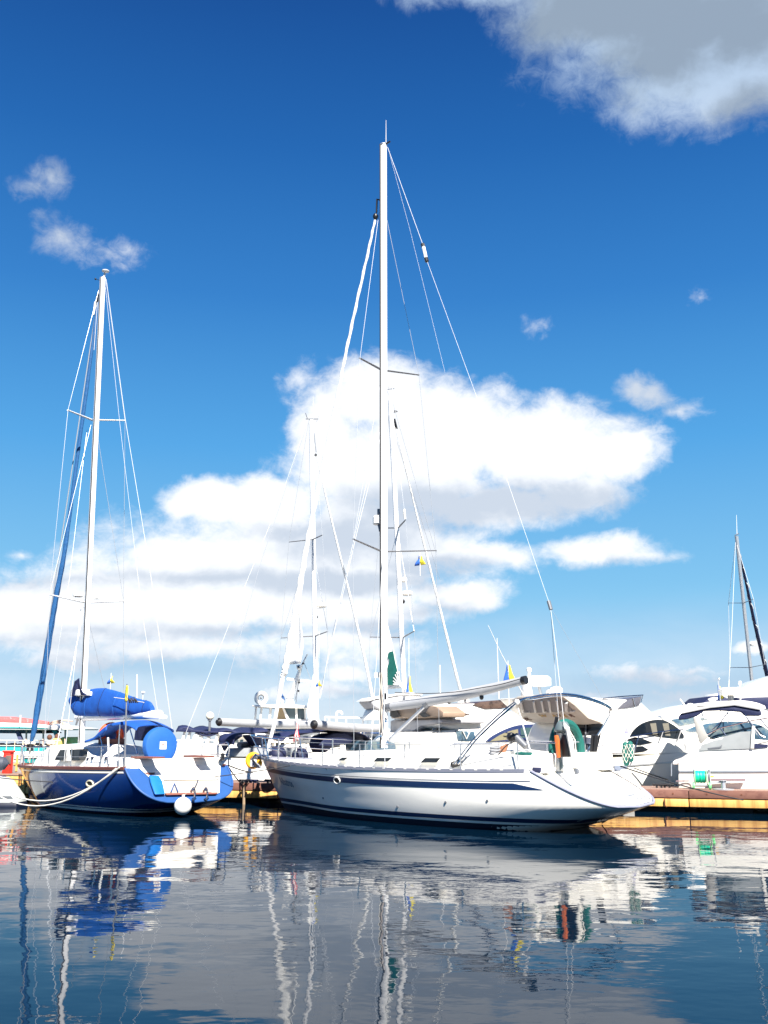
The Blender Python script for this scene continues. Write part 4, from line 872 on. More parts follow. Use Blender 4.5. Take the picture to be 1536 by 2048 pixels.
# ================================================================== the two sailing yachts behind the dock, bows away
def back_yacht(label, stern_px, D, th, mastpx, masttop, sp, boom, jib, m_boom, L=11.5, mr=.12, zs=1.35, Bm=1.85):
    f = stern_frame('moored_sailing_yacht', stern_px, D, th, L, label=label, cat='sailing yacht', group='sailing yachts moored behind the dock')
    h = Hull(L, .9, .5, Bm, 1.55, .6, 1.5, 1.3, zs, kz1=.1, ku=.7)
    h.shell(WHITE, f.e, nu=40, nv=12); h.deck(DECK, f.e); h.transom(WHITE, f.e)
    h.strip('hull_stripe', -.3, -.2, NAVYS, f.e, rel=True, u0=.03, u1=.97, n=40); h.strip('boot_stripe', .08, .18, NAVYS, f.e, n=40)
    h.band('toe_rail', [(-.03, -.03), (.022, -.03), (.022, .05), (-.03, .05)], ALU, f.e)
    st_ = [(L * .2, .5, 1.3, 1.42), (L * .3, .95, 1.25, 1.68), (L * .5, 1.15, 1.25, 1.8), (L * .66, 1.15, 1.25, 1.8), (L * .7, 1.1, 1.25, 1.5)]
    lb = loftbox(st_); MB().loft(lb, closed=False).add(lb[-1], [tuple(range(11))]).build('coachroof', DECK, f.e, ang=30)
    mo, a, c = mast(f, mastpx, masttop, mr, MASTW, f.e, slot=(.04, -.0, 0))
    for root, n_, f_, s in sp:
        spreader(f, root, n_, -s, .045, ALUD, mo); spreader(f, root, f_, s, .045, ALUD, mo)
    return f, h, mo, a, c
f1, h1, m1, a1, c1 = back_yacht('white sailing yacht behind the blue one, grey furled mainsail on its boom', 478, 38.6, 118, (633, 1452), (622.5, 840),
    [((625, 1079), (578, 1084), (645, 1070), 1.05), ((630, 1272), (562, 1276), (655, 1263), 1.3)], None, None, None)
E = f1.e
def boomset(f, a, c, r, E, name='boom'):
    A = f.Y(*a, 0); B_ = f.Y(*c, 0); o = MB().path([A.lerp(B_, i / 8) + Vector((0, 0, -.03 * math.sin(i * .39))) for i in range(9)], r, 14).build(name, SAILCOV, E)
    d = (A - B_).normalized(); MB().path([A, A + d * .12], r * 1.02, 12, r * .5).build('boom_end', BLACK, o); return o
boomset(f1, (438, 1444), (624, 1449), .15, E)
cable(f1, [(616, 843, 0), (520, 1130, 0), (434, 1440, 0)], .010, WIRE, E, name='topping_lift')
cable(f1, [(615, 842, 0), (560, 1000, 0), (462, 1240, .6), (370, 1470, 1.0)], .005, WIREW, E, name='backstay')
for pts in ([(617, 845, 0), (578, 1083, -1.05), (562, 1276, -1.3), (548, 1500, -1.5)], [(624, 850, 0), (645, 1070, 1.05), (655, 1263, 1.3), (662, 1480, 1.6)], [(624, 1085, 0), (655, 1262, 1.3)], [(622, 1085, 0), (562, 1276, -1.3)], [(628, 1280, 0), (640, 1480, 1.4)]):
    cable(f1, pts, .007, WIRE, E)
def furled(f, pts, rs, m, E, name='furled_genoa'):
    pp = smooth_pts([f.Y(x, y, 0) for x, y in pts], 8); n = len(pp); rr = []
    for i in range(n):
        t = i / (n - 1) * (len(rs) - 1); k = min(int(t), len(rs) - 2); rr.append((rs[k] + (rs[k + 1] - rs[k]) * (t - k)) * (1 + .08 * math.sin(i * 1.7)))
    return MB().path(pp, rr, 8).build(name, m, E)
furled(f1, [(632, 905), (650, 985), (675, 1090), (702, 1200), (728, 1310), (743, 1385), (749, 1420)], [.015, .035, .045, .055, .065, .08, .06], SAILW, E)
cable(f1, [(628, 866, 0), (633, 910, 0)], .02, WIRE, E, name='forestay'); b = MB(); b.sphere(f1.Y(631, 910, 0), .07, 8); b.build('halyard_block', BLACK, m1)
cloth('mainsail_clew', ([(626, 1350), (621, 1385), (614, 1420), (617, 1440)], [(629, 1350), (630, 1385), (630, 1415), (631, 1447)]), f1, -.05, SAILW, E, amp=.02)
b = MB(); b.lathe([(.16, -.10), (.26, -.05), (.26, .06), (.14, .11), (.001, .12)], f1.Y(642, 1211, 0), 18); b.build('radome', WHITE, m1); MB().path([f1.Y(631, 1216, 0), f1.Y(642, 1215, 0)], .04, 6).build('radar_bracket', WHITE, m1)
b = MB(); b.sphere(f1.Y(633, 1234, 0), .07, 8); b.build('steaming_light', BLACK, m1)
tube('vhf_aerial', [f1.Y(627, 842, 0), f1.Y(626, 792, 0)], .013, WIREW, m1, 6, r2=.006)
b = MB(); b.path([f1.Y(612, 838, 0), f1.Y(636, 838, 0)], .02, 6); b.path([f1.Y(611, 826, 0), f1.Y(615, 838, 0)], .014, 6); b.path([f1.Y(636, 832, 0), f1.Y(633, 842, 0)], .02, 6); b.build('masthead_instruments', ALUD, m1)
# its navy bimini, cockpit and yellow lifebuoy
b = MB(); g = []
for (x, y) in smooth2([(438, 1490), (438, 1478), (446, 1470), (462, 1467), (484, 1468)]):
    p = f1.Y(x, y, -1.0); g.append([p + Vector((0, j * .12, .05 * (1 - (2 * j / 6 - 1) ** 2))) for j in range(7)])
b.loft(g, closed=False); o = b.build('bimini', NAVYC, E, ang=70); md = o.modifiers.new('thickness', 'SOLIDIFY'); md.thickness = .03
f1.prY('side_curtain', [(437, 1480), (440, 1471), (450, 1467), (482, 1468), (484, 1472), (470, 1482), (455, 1493), (450, 1502), (447, 1502)], -1.1, -1.07, NAVYC)
f1.prY('sprayhood', [(482, 1470), (500, 1469), (520, 1473), (527, 1482), (530, 1496), (512, 1500), (498, 1490), (488, 1478)], -1.0, -.6, NAVYC, bevel=.06)
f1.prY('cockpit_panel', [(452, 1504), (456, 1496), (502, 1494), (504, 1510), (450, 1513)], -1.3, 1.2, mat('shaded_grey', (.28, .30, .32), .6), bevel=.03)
f1.prY('cockpit_side', [(452, 1512), (490, 1509), (494, 1526), (455, 1532)], -1.42, 1.3, WHITE, bevel=.05)
b = MB(); b.path([f1.Y(478, 1490, -1.2), f1.Y(500, 1488, -1.2)], .12, 10); b.build('barbecue', ALUD, E)
b = MB(); b.path([f1.Y(505, 1474, -1.2), f1.Y(512, 1486, -1.2)], .03, 6); b.path([f1.Y(512, 1486, -1.2), f1.Y(526, 1486, -1.2)], .02, 6); b.path([f1.Y(514, 1505, -1.2), f1.Y(528, 1488, -1.2)], .02, 6); b.build('sprayhood_frame', STEEL, E)
yl = at(507, 1521, 34.9); lf = Frame('yellow_lifebuoy', yl.x, yl.y, 20, label='yellow horseshoe lifebuoy hanging between the blue yacht and the white bow', cat='lifebuoy')
MB().torus((0, 0, yl.z), .20, .085, (1, .3, 0), (0, 0, 1.25), n=22, a0=-.5, a1=math.pi * 1.75).build('ring', YELLOW, lf.e)
MB().path([(.22, 0, yl.z - .22), (.26, 0, yl.z - .02)], .08, 10).build('light_canister', YELLOW, lf.e)
b = MB(); b.box((-.05, -.12, yl.z - .2), (.09, -.06, yl.z + .02)); b.build('label_tag', FENDW, lf.e)
f1.prY('boarding_plank', [(500, 1536), (545, 1524), (556, 1570), (500, 1572)], -1.62, -1.2, WHITE, bevel=.03)
# second yacht
f2, h2, m2, a2, c2_ = back_yacht('white sailing yacht whose mast stands just behind the tall white mast', 700, 36.8, 118, (812, 1450), (780, 782),
    [((796, 1056), (760, 1056), (811, 1040), 1.1), ((805, 1275), (740, 1274), (829, 1262), 1.3)], None, None, None, mr=.12)
E = f2.e
boomset(f2, (628, 1449), (764, 1457), .155, E)
t0 = f2.Y(697, 1455, -.17); t1 = f2.Y(741, 1458, -.17)
text('boom_lettering', 'www.yachting.com.ua', .16, mat('blue_lettering', (.08, .18, .48), .6), E, t0 + Vector((0, -.03, -.03)), t1 - t0, (0, 0, 1), sx=.95, ext=.004)
furled(f2, [(791, 855), (812, 940), (836, 1040), (862, 1145), (888, 1250), (910, 1340), (924, 1393)], [.015, .03, .04, .048, .056, .07, .06], SAILW, E)
b = MB(); b.path([f2.Y(788, 838, 0), f2.Y(793, 858, 0)], .06, 8); b.build('halyard_swivel', BLACK, m2)
for pts in ([(780, 800, 0), (760, 1056, -1.1), (740, 1274, -1.3), (735, 1480, -1.5)], [(782, 800, 0), (811, 1040, 1.1), (829, 1262, 1.3), (836, 1480, 1.6)], [(795, 1060, 0), (828, 1262, 1.3)], [(795, 1060, 0), (741, 1273, -1.3)], [(786, 858, 0), (880, 1160, .2), (884, 1400, .5)][:2]):
    cable(f2, pts, .007, WIRE, E)
cable(f2, [(778, 790, 0), (755, 900, 0), (715, 1060, 0), (628, 1440, 0)], .007, WIREW, E, name='topping_lift')
cable(f2, [(778, 790, 0), (730, 980, .3), (660, 1290, .9), (640, 1400, 1.0)], .005, WIREW, E, name='backstay')
for (y, r_) in ((1160, .13), (1187, .24)):
    b = MB(); b.lathe([(r_ * .6, -.09), (r_, -.05), (r_, .06), (r_ * .6, .11), (.001, .12)], f2.Y(808 if r_ < .2 else 814, y, 0), 18); b.build('radome', WHITE, m2)
b = MB(); b.sphere(f2.Y(806, 1203, 0), .09, 8); b.build('steaming_light', BLACK, m2)
b = MB(); b.lathe([(.02, -.05), (.16, 0), (.001, .05)], f2.Y(788, 823, 0), 14); b.path([f2.Y(783, 828, 0), f2.Y(788, 826, 0)], .02, 6); b.build('satellite_dish', MASTW, m2)
b = MB(); b.path([f2.Y(775, 779, 0), f2.Y(788, 777, 0)], .016, 6); b.path([f2.Y(786, 772, 0), f2.Y(785, 780, 0)], .02, 6); b.build('wind_vane', ALUD, m2)
b = MB(); b.path([f2.Y(808, 1018, 1.1), f2.Y(810, 1038, 1.1)], .05, 8); b.build('radar_reflector', WHITE, m2)
# navy canopy over its cockpit
b = MB(); g = []
for (x, y) in smooth2([(524, 1482), (540, 1470), (560, 1466), (590, 1464), (625, 1458), (660, 1459), (690, 1468), (712, 1482)]):
    p = f2.Y(x, y, -1.25); g.append([p + Vector((0, j * .13, .06 * (1 - (2 * j / 6 - 1) ** 2) - (.12 if j == 0 else 0))) for j in range(7)])
b.loft(g, closed=False); o = b.build('canopy', NAVYC, E, ang=70); md = o.modifiers.new('thickness', 'SOLIDIFY'); md.thickness = .03
f2.prY('sprayhood', [(616, 1490), (622, 1472), (640, 1466), (664, 1466), (680, 1474), (678, 1485), (668, 1487), (640, 1492), (624, 1506)], -1.3, -.7, NAVYC, bevel=.06)
f2.prY('clear_panel', [(626, 1478), (678, 1478), (680, 1494), (650, 1498), (626, 1496)], -1.36, -1.34, mat('clear_plastic', (.36, .37, .36), .12), bevel=.005)
b = MB()
for (x0, y0, x1, y1) in ((622, 1478, 684, 1478), (640, 1464, 625, 1492), (668, 1465, 690, 1490), (612, 1506, 680, 1497), (612, 1484, 612, 1515), (655, 1464, 690, 1484)): b.path([f2.Y(x0, y0, -1.38), f2.Y(x1, y1, -1.38)], .018, 6)
b.build('canopy_frame', STEEL, E)
f2.prY('helm_seat', [(690, 1480), (708, 1486), (712, 1500), (690, 1502)], -1.2, .6, BGLASS, bevel=.05)
f2.prY('cowl_vent', [(718, 1498), (720, 1484), (726, 1479), (732, 1480), (733, 1500)], -.9, -.6, WHITE, bevel=.04)
MB().sphere(f2.Y(730, 1489, -.92), .09, 10, 1.5).build('vent_mouth', NAVYC, E)
for i, (x, y, r_) in enumerate(((555, 1510, .30), (600, 1512, .28))):
    c = at(x, y, 33.4 + .0 * i); e = Frame('round_fender', c.x, c.y, 0, label=('navy round fender behind the bow rail, nearer the bow tip', 'navy round fender behind the bow rail, farther from the bow tip')[i], cat='fender', group='navy round fenders')
    b = MB(); b.sphere((0, 0, c.z), r_, 18); b.build('ball', FENDN, e.e); MB().path([(0, 0, c.z + r_ - .03), (0, 0, c.z + r_ + .05)], .04, 8).build('eye', BLACK, e.e)

# ================================================================== motor yachts
def moto_hull(f, L, Bm, zb, zm, zs, stripe=True, kz1=-.2):
    h = Hull(L, 2.2, .1, Bm, Bm * .93, .55, zb, zm, zs, kz1=kz1, ku=.95, bowp=1.0, full=.3)
    h.shell(WHITE, f.e, nu=50, nv=14); h.deck(DECK, f.e); h.transom(WHITE, f.e)
    h.band('rubbing_strake', [(-.02, -.32), (.03, -.31), (.03, -.26), (-.02, -.25)], ALU, f.e)
    return h
# yacht with louvred flybridge back and arched windows
mb = stern_frame('flybridge_motor_yacht', 1112, 35.6, 150, 13, label='white flybridge motor yacht with louvred back and big arched side window', cat='motor yacht')
h = moto_hull(mb, 13, 2.15, 2.2, 1.75, 1.45); E = mb.e
Yn = 2.0
mb.prY('saloon_house', [(1192, 1508), (1196, 1480), (1208, 1448), (1230, 1430), (1300, 1425), (1330, 1440), (1352, 1453), (1368, 1466), (1378, 1482), (1384, 1510)], Yn, -1.9, WHITE, bevel=.12, seg=3)
hw = mb.prY('side_window', smooth2([(1260, 1473), (1268, 1460), (1284, 1447), (1306, 1440), (1326, 1440), (1344, 1448), (1358, 1458), (1368, 1470)], 3) + [(1368, 1476), (1352, 1477), (1326, 1474), (1290, 1469)], Yn + .03, Yn - .05, GLASS)
for x in (1300, 1325): mb.prY('curtain', [(x, 1447), (x + 12, 1446), (x + 16, 1472), (x + 6, 1471)], Yn + .036, Yn + .03, mat('curtain_grey', (.16, .15, .12), .8), par=hw)
mb.prY('porthole', [(1257, 1478), (1270, 1474), (1285, 1477), (1305, 1485), (1280, 1490), (1262, 1488)], Yn + .03, Yn - .05, GLASS)
mb.prY('porthole', [(1272, 1493), (1285, 1492), (1297, 1499), (1284, 1504), (1271, 1506)], Yn + .03, Yn - .05, GLASS)
mb.prY('boat_emblem', [(1249, 1465), (1254, 1452), (1257, 1465)], Yn + .02, Yn - .03, mat('emblem_lilac', (.3, .3, .5), .5))
# flybridge shell
mb.prY('flybridge', [(1120, 1391), (1150, 1391), (1200, 1396), (1240, 1396), (1286, 1406), (1300, 1420), (1330, 1441), (1290, 1447), (1210, 1448), (1190, 1444), (1170, 1436), (1150, 1418)], 1.75, -1.75, WHITE, bevel=.1, seg=3)
mb.prY('flybridge_windscreen', [(1236, 1418), (1248, 1406), (1262, 1398), (1284, 1392), (1279, 1411), (1262, 1415)], 1.8, -1.6, mat('smoked_glass', (.10, .10, .12), .06), bevel=.02)
b = MB(); b.path([mb.Y(x, y, 1.78) for x, y in ((1205, 1397), (1240, 1393), (1286, 1390), (1282, 1405))], .02, 6); b.path([mb.Y(1266, 1396, 1.82), mb.Y(1270, 1414, 1.82)], .025, 6); b.build('windscreen_rail', STEEL, E)
# louvred back panel, overhanging the cockpit
fa = mb.Y(1121, 1391, 1.75); fb2_ = mb.Y(1190, 1444, 1.75); fn = (fb2_ - fa).cross(Vector((0, 1, 0))).normalized(); fn = fn if fn.x > 0 else -fn
def bx(x, y, d=0): return mb.PL(x, y, fa + fn * (.17 + d), fn)
def fwd_(t): return -fn * t
MB().prism([bx(*p) for p in ((1024, 1402), (1034, 1397), (1108, 1391), (1128, 1395), (1150, 1412), (1176, 1437), (1206, 1447), (1168, 1450), (1052, 1444), (1040, 1430))], fwd_(.10)).build('flybridge_back', SHADEBG, E, bevel=.03)  # white panel facing away from the sun, shade painted in as beige
MB().prism([bx(*p, .02) for p in ((1036, 1402), (1112, 1396), (1130, 1404), (1148, 1424), (1048, 1426))], fwd_(.05)).build('louvre_recess', mat('recess_grey', (.30, .30, .31), .7), E)
xs = (1041, 1066, 1082, 1096, 1112)
for i, x in enumerate(xs):
    MB().prism([bx(x, 1403 - i, .03), bx(x + 3.5, 1403 - i, .03), bx(x + 8, 1423, .03), bx(x + 4, 1423.5, .03)], fwd_(-.05)).build('louvre_slat', WHITE, E, bevel=.008)
for (x, y) in ((1056, 1423), (1090, 1422), (1122, 1421), (1132, 1421), (1141, 1421), (1146, 1421)): MB().prism([bx(x, y, .03), bx(x + 4, y, .03), bx(x + 4, y + 1.6, .03), bx(x, y + 1.6, .03)], fwd_(-.04)).build('step_light', WHITE, E)
MB().prism([bx(*p, .03) for p in ((1130, 1404), (1136, 1404), (1136, 1420), (1131, 1420))], fwd_(-.06)).build('panel_post', WHITE, E)
lp = bx(1050, 1441, .012); d = (bx(1160, 1439, .012) - lp)
for (s, x, y, m_) in (('BL', 1051, 1440.5, BROWNL), ('W', 1083, 1434.5, GOLD), ('A', 1107, 1434, GOLD), ('V', 1118, 1433.5, BROWNL), ('E', 1130, 1434, GOLD), ('R', 1142, 1434, BROWNL)):
    text('name_lettering', s, .24, m_, E, bx(x, y, .012), d, fa - fb2_, ext=.006, sx=1.5)
# cockpit: dark doors, pillars
ha = mb.Y(1192, 1508, Yn); hb_ = mb.Y(1208, 1448, Yn); hn = (hb_ - ha).cross(Vector((0, 1, 0))).normalized(); hn = hn if hn.x > 0 else -hn
MB().prism([mb.PL(x, y, ha + hn * .05, hn) for x, y in ((1128, 1444), (1205, 1447), (1192, 1506), (1128, 1506))], hn * -.03).build('saloon_doors', GLASS, E)
b = MB()
for x in (1151, 1172): b.path([mb.PL(x, 1448, ha + hn * .09, hn), mb.PL(x - 2, 1504, ha + hn * .09, hn)], .025, 6)
b.build('door_frame', ALUD, E)
mb.prY('port_pillar', [(1096, 1443), (1112, 1443), (1106, 1480), (1100, 1508), (1080, 1508), (1092, 1470)], -1.6, -1.9, WHITE, bevel=.04)
MB().box((12.2, -2.0, .9), (13.0, 2.0, 1.75)).build('aft_bench', WHITE, E, bevel=.08)
MB().box((12.9, -1.9, .35), (14.0, 1.9, .47)).build('bathing_platform', DECK, E, bevel=.04)
# radar mast, domes
b = MB(); b.prism([mb.Y(x, y, .1) for x, y in ((1052, 1395), (1056, 1358), (1061, 1358), (1068, 1395))], (0, -.35, 0)); b.build('radar_arch_post', WHITE, E, bevel=.05)
b = MB(); b.path([mb.Y(1058, 1358, 0), mb.Y(1058, 1345, 0)], .06, 10); b.lathe([(.09, -.05), (.09, .05), (.05, .08)], mb.Y(1058, 1340, 0), 14); b.build('anchor_light', WHITE, E)
b = MB(); b.lathe([(.2, -.2), (.42, -.16), (.43, .08), (.34, .17), (.001, .19)], mb.Y(1078, 1362, -.2), 24); rd = b.build('radome', WHITE, E); MB().path([mb.Y(1077, 1370, -.2), mb.Y(1083, 1392, -.2)], .05, 8).build('radome_leg', ALU, rd)
b = MB(); b.lathe([(.001, -.30), (.13, -.2), (.16, 0), (.10, .22), (.001, .27)], mb.Y(1112, 1381, -.6), 16, 'x'); b.path([mb.Y(1095, 1385, -.6), mb.Y(1112, 1386, -.6)], .1, 10); b.build('searchlight', WHITE, E)
tube('whip_antenna', [mb.Y(998, 1398, -1), mb.Y(994, 1276, -1)], .022, WIREW, E, 6, r2=.012)
tube('whip_antenna', [mb.Y(1048, 1392, .3), mb.Y(1003, 1308, .3), mb.Y(976, 1250, .3)], .016, WIREW, E, 6, r2=.008)
b = MB(); hr = [mb.Y(x, y, Yn + .12) for x, y in ((1258, 1474), (1300, 1467), (1340, 1461), (1366, 1459))]; b.path(hr, .02, 6)
for (x0, y0, x1, y1) in ((1278, 1470, 1262, 1528), (1326, 1463, 1320, 1480), (1362, 1460, 1352, 1490)): b.path([mb.Y(x0, y0, Yn + .12), mb.Y(x1, y1, Yn + .12)], .022, 6)
b.build('side_rail', STEEL, E)
tube('mooring_line', [mb.Y(1268, 1536, 2.2), mb.Y(1300, 1548, 2.4), mb.Y(1336, 1560, 2.8)], .02, ROPED, E, 6)
# the neighbouring motor yacht further left
ma_ = stern_frame('motor_yacht', 800, 39.6, 150, 13.5, label='white motor yacht with brown tinted windscreen, left of the louvred one', cat='motor yacht')
h = moto_hull(ma_, 13.5, 2.15, 2.3, 1.9, 1.6); E = ma_.e
ma_.prY('saloon_house', [(845, 1540), (846, 1480), (862, 1466), (880, 1462), (960, 1455), (1030, 1450), (1075, 1455), (1110, 1480), (1130, 1530)], 2.0, -1.9, WHITE, bevel=.12, seg=3)
ma_.prY('flybridge', [(858, 1402), (872, 1399), (905, 1408), (960, 1407), (1000, 1415), (1045, 1430), (1090, 1452), (1060, 1462), (960, 1462), (900, 1458), (880, 1452), (878, 1440), (886, 1436)], 1.85, -1.8, WHITE, bevel=.1, seg=3)
ma_.prY('flybridge_windscreen', [(946, 1410), (962, 1404), (1000, 1400), (1034, 1401), (1030, 1414), (1000, 1417), (970, 1418)], 1.9, -1.7, BRGLASS, bevel=.02)
ma_.prY('flybridge_coaming', [(880, 1424), (890, 1421), (925, 1425), (941, 1428), (925, 1432), (880, 1434)], 1.9, 1.7, BRGLASS, bevel=.02)
ma_.prY('side_window', [(912, 1461), (948, 1463), (952, 1478), (938, 1482), (916, 1481)], 2.04, 1.9, BGLASS, bevel=.01)
b = MB(); b.path([ma_.Y(926, 1463, 2.08), ma_.Y(933, 1478, 2.08), ma_.Y(940, 1463, 2.08)], .02, 6); b.build('window_frame', WHITE, E)
ma_.prY('vent_window', [(868, 1456), (885, 1455), (885, 1461), (867, 1462)], 2.04, 1.9, GLASS, bevel=.01)
sw = ma_.prY('arched_window', smooth2([(972, 1483), (985, 1472), (1010, 1459), (1038, 1450), (1078, 1448)], 3) + [(1092, 1468), (1094, 1477), (1086, 1480), (1030, 1483)], 2.05, 1.95, mat('navy_window', (.02, .035, .11), .1))
ma_.prY('pane', smooth2([(980, 1483), (1000, 1470), (1020, 1462), (1036, 1458)], 3) + [(1037, 1476), (1010, 1480)], 2.056, 2.05, mat('pale_pane', (.22, .20, .13), .3), par=sw)
for q in ([(1041, 1456), (1062, 1455), (1063, 1474), (1042, 1476)], [(1067, 1455), (1078, 1456), (1090, 1467), (1070, 1473)]): ma_.prY('pane', q, 2.056, 2.05, mat('teal_pane', (.045, .085, .09), .1), par=sw)
# stern with shade painted in: beige and grey overhang with davit, supports
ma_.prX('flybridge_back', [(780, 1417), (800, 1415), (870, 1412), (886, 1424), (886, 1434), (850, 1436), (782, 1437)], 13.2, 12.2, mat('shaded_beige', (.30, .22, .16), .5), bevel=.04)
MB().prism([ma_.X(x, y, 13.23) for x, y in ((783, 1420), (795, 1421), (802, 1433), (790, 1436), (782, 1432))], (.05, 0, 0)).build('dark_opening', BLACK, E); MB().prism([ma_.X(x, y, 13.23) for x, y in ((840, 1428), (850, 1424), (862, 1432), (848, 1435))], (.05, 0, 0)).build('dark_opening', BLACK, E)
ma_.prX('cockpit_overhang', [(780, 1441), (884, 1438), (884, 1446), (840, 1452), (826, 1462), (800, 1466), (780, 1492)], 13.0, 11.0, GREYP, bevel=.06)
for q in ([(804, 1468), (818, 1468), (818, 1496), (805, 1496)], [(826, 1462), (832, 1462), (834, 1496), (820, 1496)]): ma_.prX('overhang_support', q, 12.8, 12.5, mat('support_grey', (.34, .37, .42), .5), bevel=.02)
MB().box((12.6, -2.0, 1.0), (13.45, 2.0, 1.9)).build('aft_bench', WHITE, E, bevel=.08)
ma_.prY('radar_fin', [(920, 1410), (927, 1390), (934, 1390), (944, 1410)], .2, -.1, WHITE, bevel=.04)
for x, y in ((931, 1394),): b = MB(); b.path([ma_.Y(x, y, .25), ma_.Y(x, y + 7, .25)], .05, 6); b.build('fin_light', BLACK, E)
b = MB(); b.path([ma_.Y(1010, 1465, 2.2), ma_.Y(1085, 1478, 2.2), ma_.Y(1120, 1476, 2.2)], .02, 6); b.path([ma_.Y(1060, 1474, 2.2), ma_.Y(1052, 1500, 2.2)], .02, 6); b.build('side_rail', STEEL, E)
tube('whip_antenna', [ma_.Y(881, 1400, .4), ma_.Y(879, 1100, .4)][:1] + [ma_.Y(880, 1330, .4)], .02, WIREW, E, 6)
# grey covered tender bow just behind the tall mast
gt = at(760, 1405, 40.5); gf = Frame('davit_tender', gt.x, gt.y, 150, label='small boat bow under grey cover, hanging behind the tall white mast', cat='dinghy')
o = MB().prism([gf.Y(x, y, .5) for x, y in ((738, 1402), (750, 1396), (800, 1388), (845, 1390), (850, 1404), (800, 1416), (768, 1424), (752, 1418))], (0, -1.0, 0)).build('cover', GREYP, gf.e, bevel=.12, seg=3)
gf.prY('gunwale', [(738, 1402), (750, 1395.5), (800, 1387), (845, 1388), (845, 1390), (800, 1390), (752, 1398)], .56, -.56, WHITE, bevel=.01)
gf.prY('hull', [(744, 1432), (750, 1418), (768, 1424), (776, 1440), (740, 1440)], .4, -.4, WHITE, bevel=.05)

# open cruiser with navy bimini on the right
cr = at(1345, 1577, 31.6)
cf = Frame('open_motor_cruiser', at(1352, 1500, 33.3).x + 12 * .955, at(1352, 1500, 33.3).y - 12 * .296, 197.2, label='white open motor cruiser with rolled navy bimini and clear side screens', cat='motor cruiser'); E = cf.e
h = moto_hull(cf, 12, 1.9, 1.9, 1.55, 1.42)
Yn = 1.72
cf.prY('cockpit_coaming', [(1345, 1523), (1362, 1517), (1390, 1501), (1400, 1498), (1450, 1494), (1510, 1490), (1560, 1480), (1560, 1530), (1345, 1530)], Yn, -Yn, WHITE, bevel=.06)
cf.prY('side_screen', [(1398, 1502), (1403, 1490), (1430, 1480), (1444, 1478), (1446, 1474), (1480, 1464), (1506, 1462), (1506, 1497), (1440, 1500), (1399, 1501.5)], Yn + .03, Yn + .01, mat('clear_screen', (.30, .32, .33), .12, var=.15, vs=2))
ws_ = cf.prY('windscreen', smooth2([(1407, 1472), (1420, 1450), (1440, 1444), (1480, 1443), (1520, 1450), (1545, 1466)], 3) + [(1545, 1482), (1508, 1478), (1480, 1466), (1445, 1474), (1430, 1478)], Yn - .2, -Yn + .2, BGLASS, bevel=.02)
for q in ([(1440, 1455), (1452, 1472)], [(1408, 1472), (1440, 1456), (1505, 1441), (1536, 1436)], [(1494, 1436), (1520, 1470), (1530, 1475)], [(1520, 1438), (1536, 1456)]):
    cable(cf, [(x, y, Yn) for x, y in q], .022, STEEL, E, name='screen_frame')
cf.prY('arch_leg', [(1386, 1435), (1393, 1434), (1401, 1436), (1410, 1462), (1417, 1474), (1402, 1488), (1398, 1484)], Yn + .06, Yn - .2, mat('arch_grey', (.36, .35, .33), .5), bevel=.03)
cf.prY('arch_leg', [(1386, 1435), (1393, 1434), (1401, 1436), (1410, 1462), (1417, 1474), (1402, 1488), (1398, 1484)], -Yn + .2, -Yn - .06, WHITE, bevel=.03)
cf.prY('white_post', [(1504, 1452), (1510, 1452), (1508, 1497), (1501, 1497)], Yn + .08, Yn, WHITE, bevel=.01)
cf.prY('helm_seat', [(1418, 1478), (1422, 1470), (1426, 1458), (1430, 1458), (1430, 1480)], .8, .2, WHITE, bevel=.05)
cf.prY('dark_locker', [(1507, 1487), (1536, 1489), (1536, 1494), (1508, 1497)], Yn + .04, Yn, NAVYC)
cf.prY('bimini_valance', smooth2([(1357, 1440), (1358, 1432), (1368, 1424), (1385, 1419), (1410, 1414), (1440, 1410)], 3) + [(1470, 1410), (1505, 1413), (1521, 1420), (1524, 1428), (1520, 1432), (1490, 1432), (1482, 1424), (1440, 1421), (1408, 1422), (1394, 1432), (1375, 1438)], 1.5, 1.2, NAVYC, bevel=.05, seg=3)
cf.prY('bimini_top', smooth2([(1360, 1428), (1380, 1418), (1420, 1411), (1470, 1406), (1500, 1409), (1522, 1416)], 4) + [(1520, 1420), (1470, 1411), (1420, 1416), (1380, 1424)], 1.55, -1.5, mat('bimini_grey', (.42, .42, .43), .7), bevel=.02)
cf.prY('hardtop', smooth2([(1392, 1412), (1420, 1405), (1480, 1401), (1512, 1405), (1530, 1412)], 4) + [(1532, 1418), (1500, 1412), (1440, 1410)], .6, -1.5, WHITE, bevel=.03)
for q in ([(1455, 1425), (1440, 1446), (1424, 1460)], [(1456, 1422), (1456, 1446)], [(1404, 1425), (1407, 1440)], [(1490, 1430), (1520, 1478)]): cable(cf, [(x, y, Yn) for x, y in q], .018, STEEL, E, name='bimini_tube')
cf.prY('name_plate', [(1416, 1496), (1440, 1493), (1444, 1489), (1443, 1495), (1438, 1497), (1417, 1498)], Yn + .05, Yn + .03, ALUD)
b = MB(); b.lathe([(.25, -.12), (.38, -.1), (.39, .07), (.30, .14), (.001, .15)], cf.Y(1461, 1384, -.8), 22); rd = b.build('radome', WHITE, E); MB().path([cf.Y(1461, 1390, -.8), cf.Y(1463, 1408, -.8)], .10, 8).build('radome_leg', ALUD, rd)
b = MB(); b.path([cf.Y(1481, 1405, -.6), cf.Y(1480, 1370, -.6)], .02, 6); b.lathe([(.04, -.06), (.06, -.04), (.05, .06), (.001, .07)], cf.Y(1480, 1366, -.6), 12); b.build('stern_light_mast', WHITE, E)
b = MB(); b.path([cf.Y(1442, 1412, -.4), cf.Y(1437, 1356, -.4)], .016, 6); b.sphere(cf.Y(1438, 1358, -.4), .04, 8); b.build('flag_staff', ALU, E)
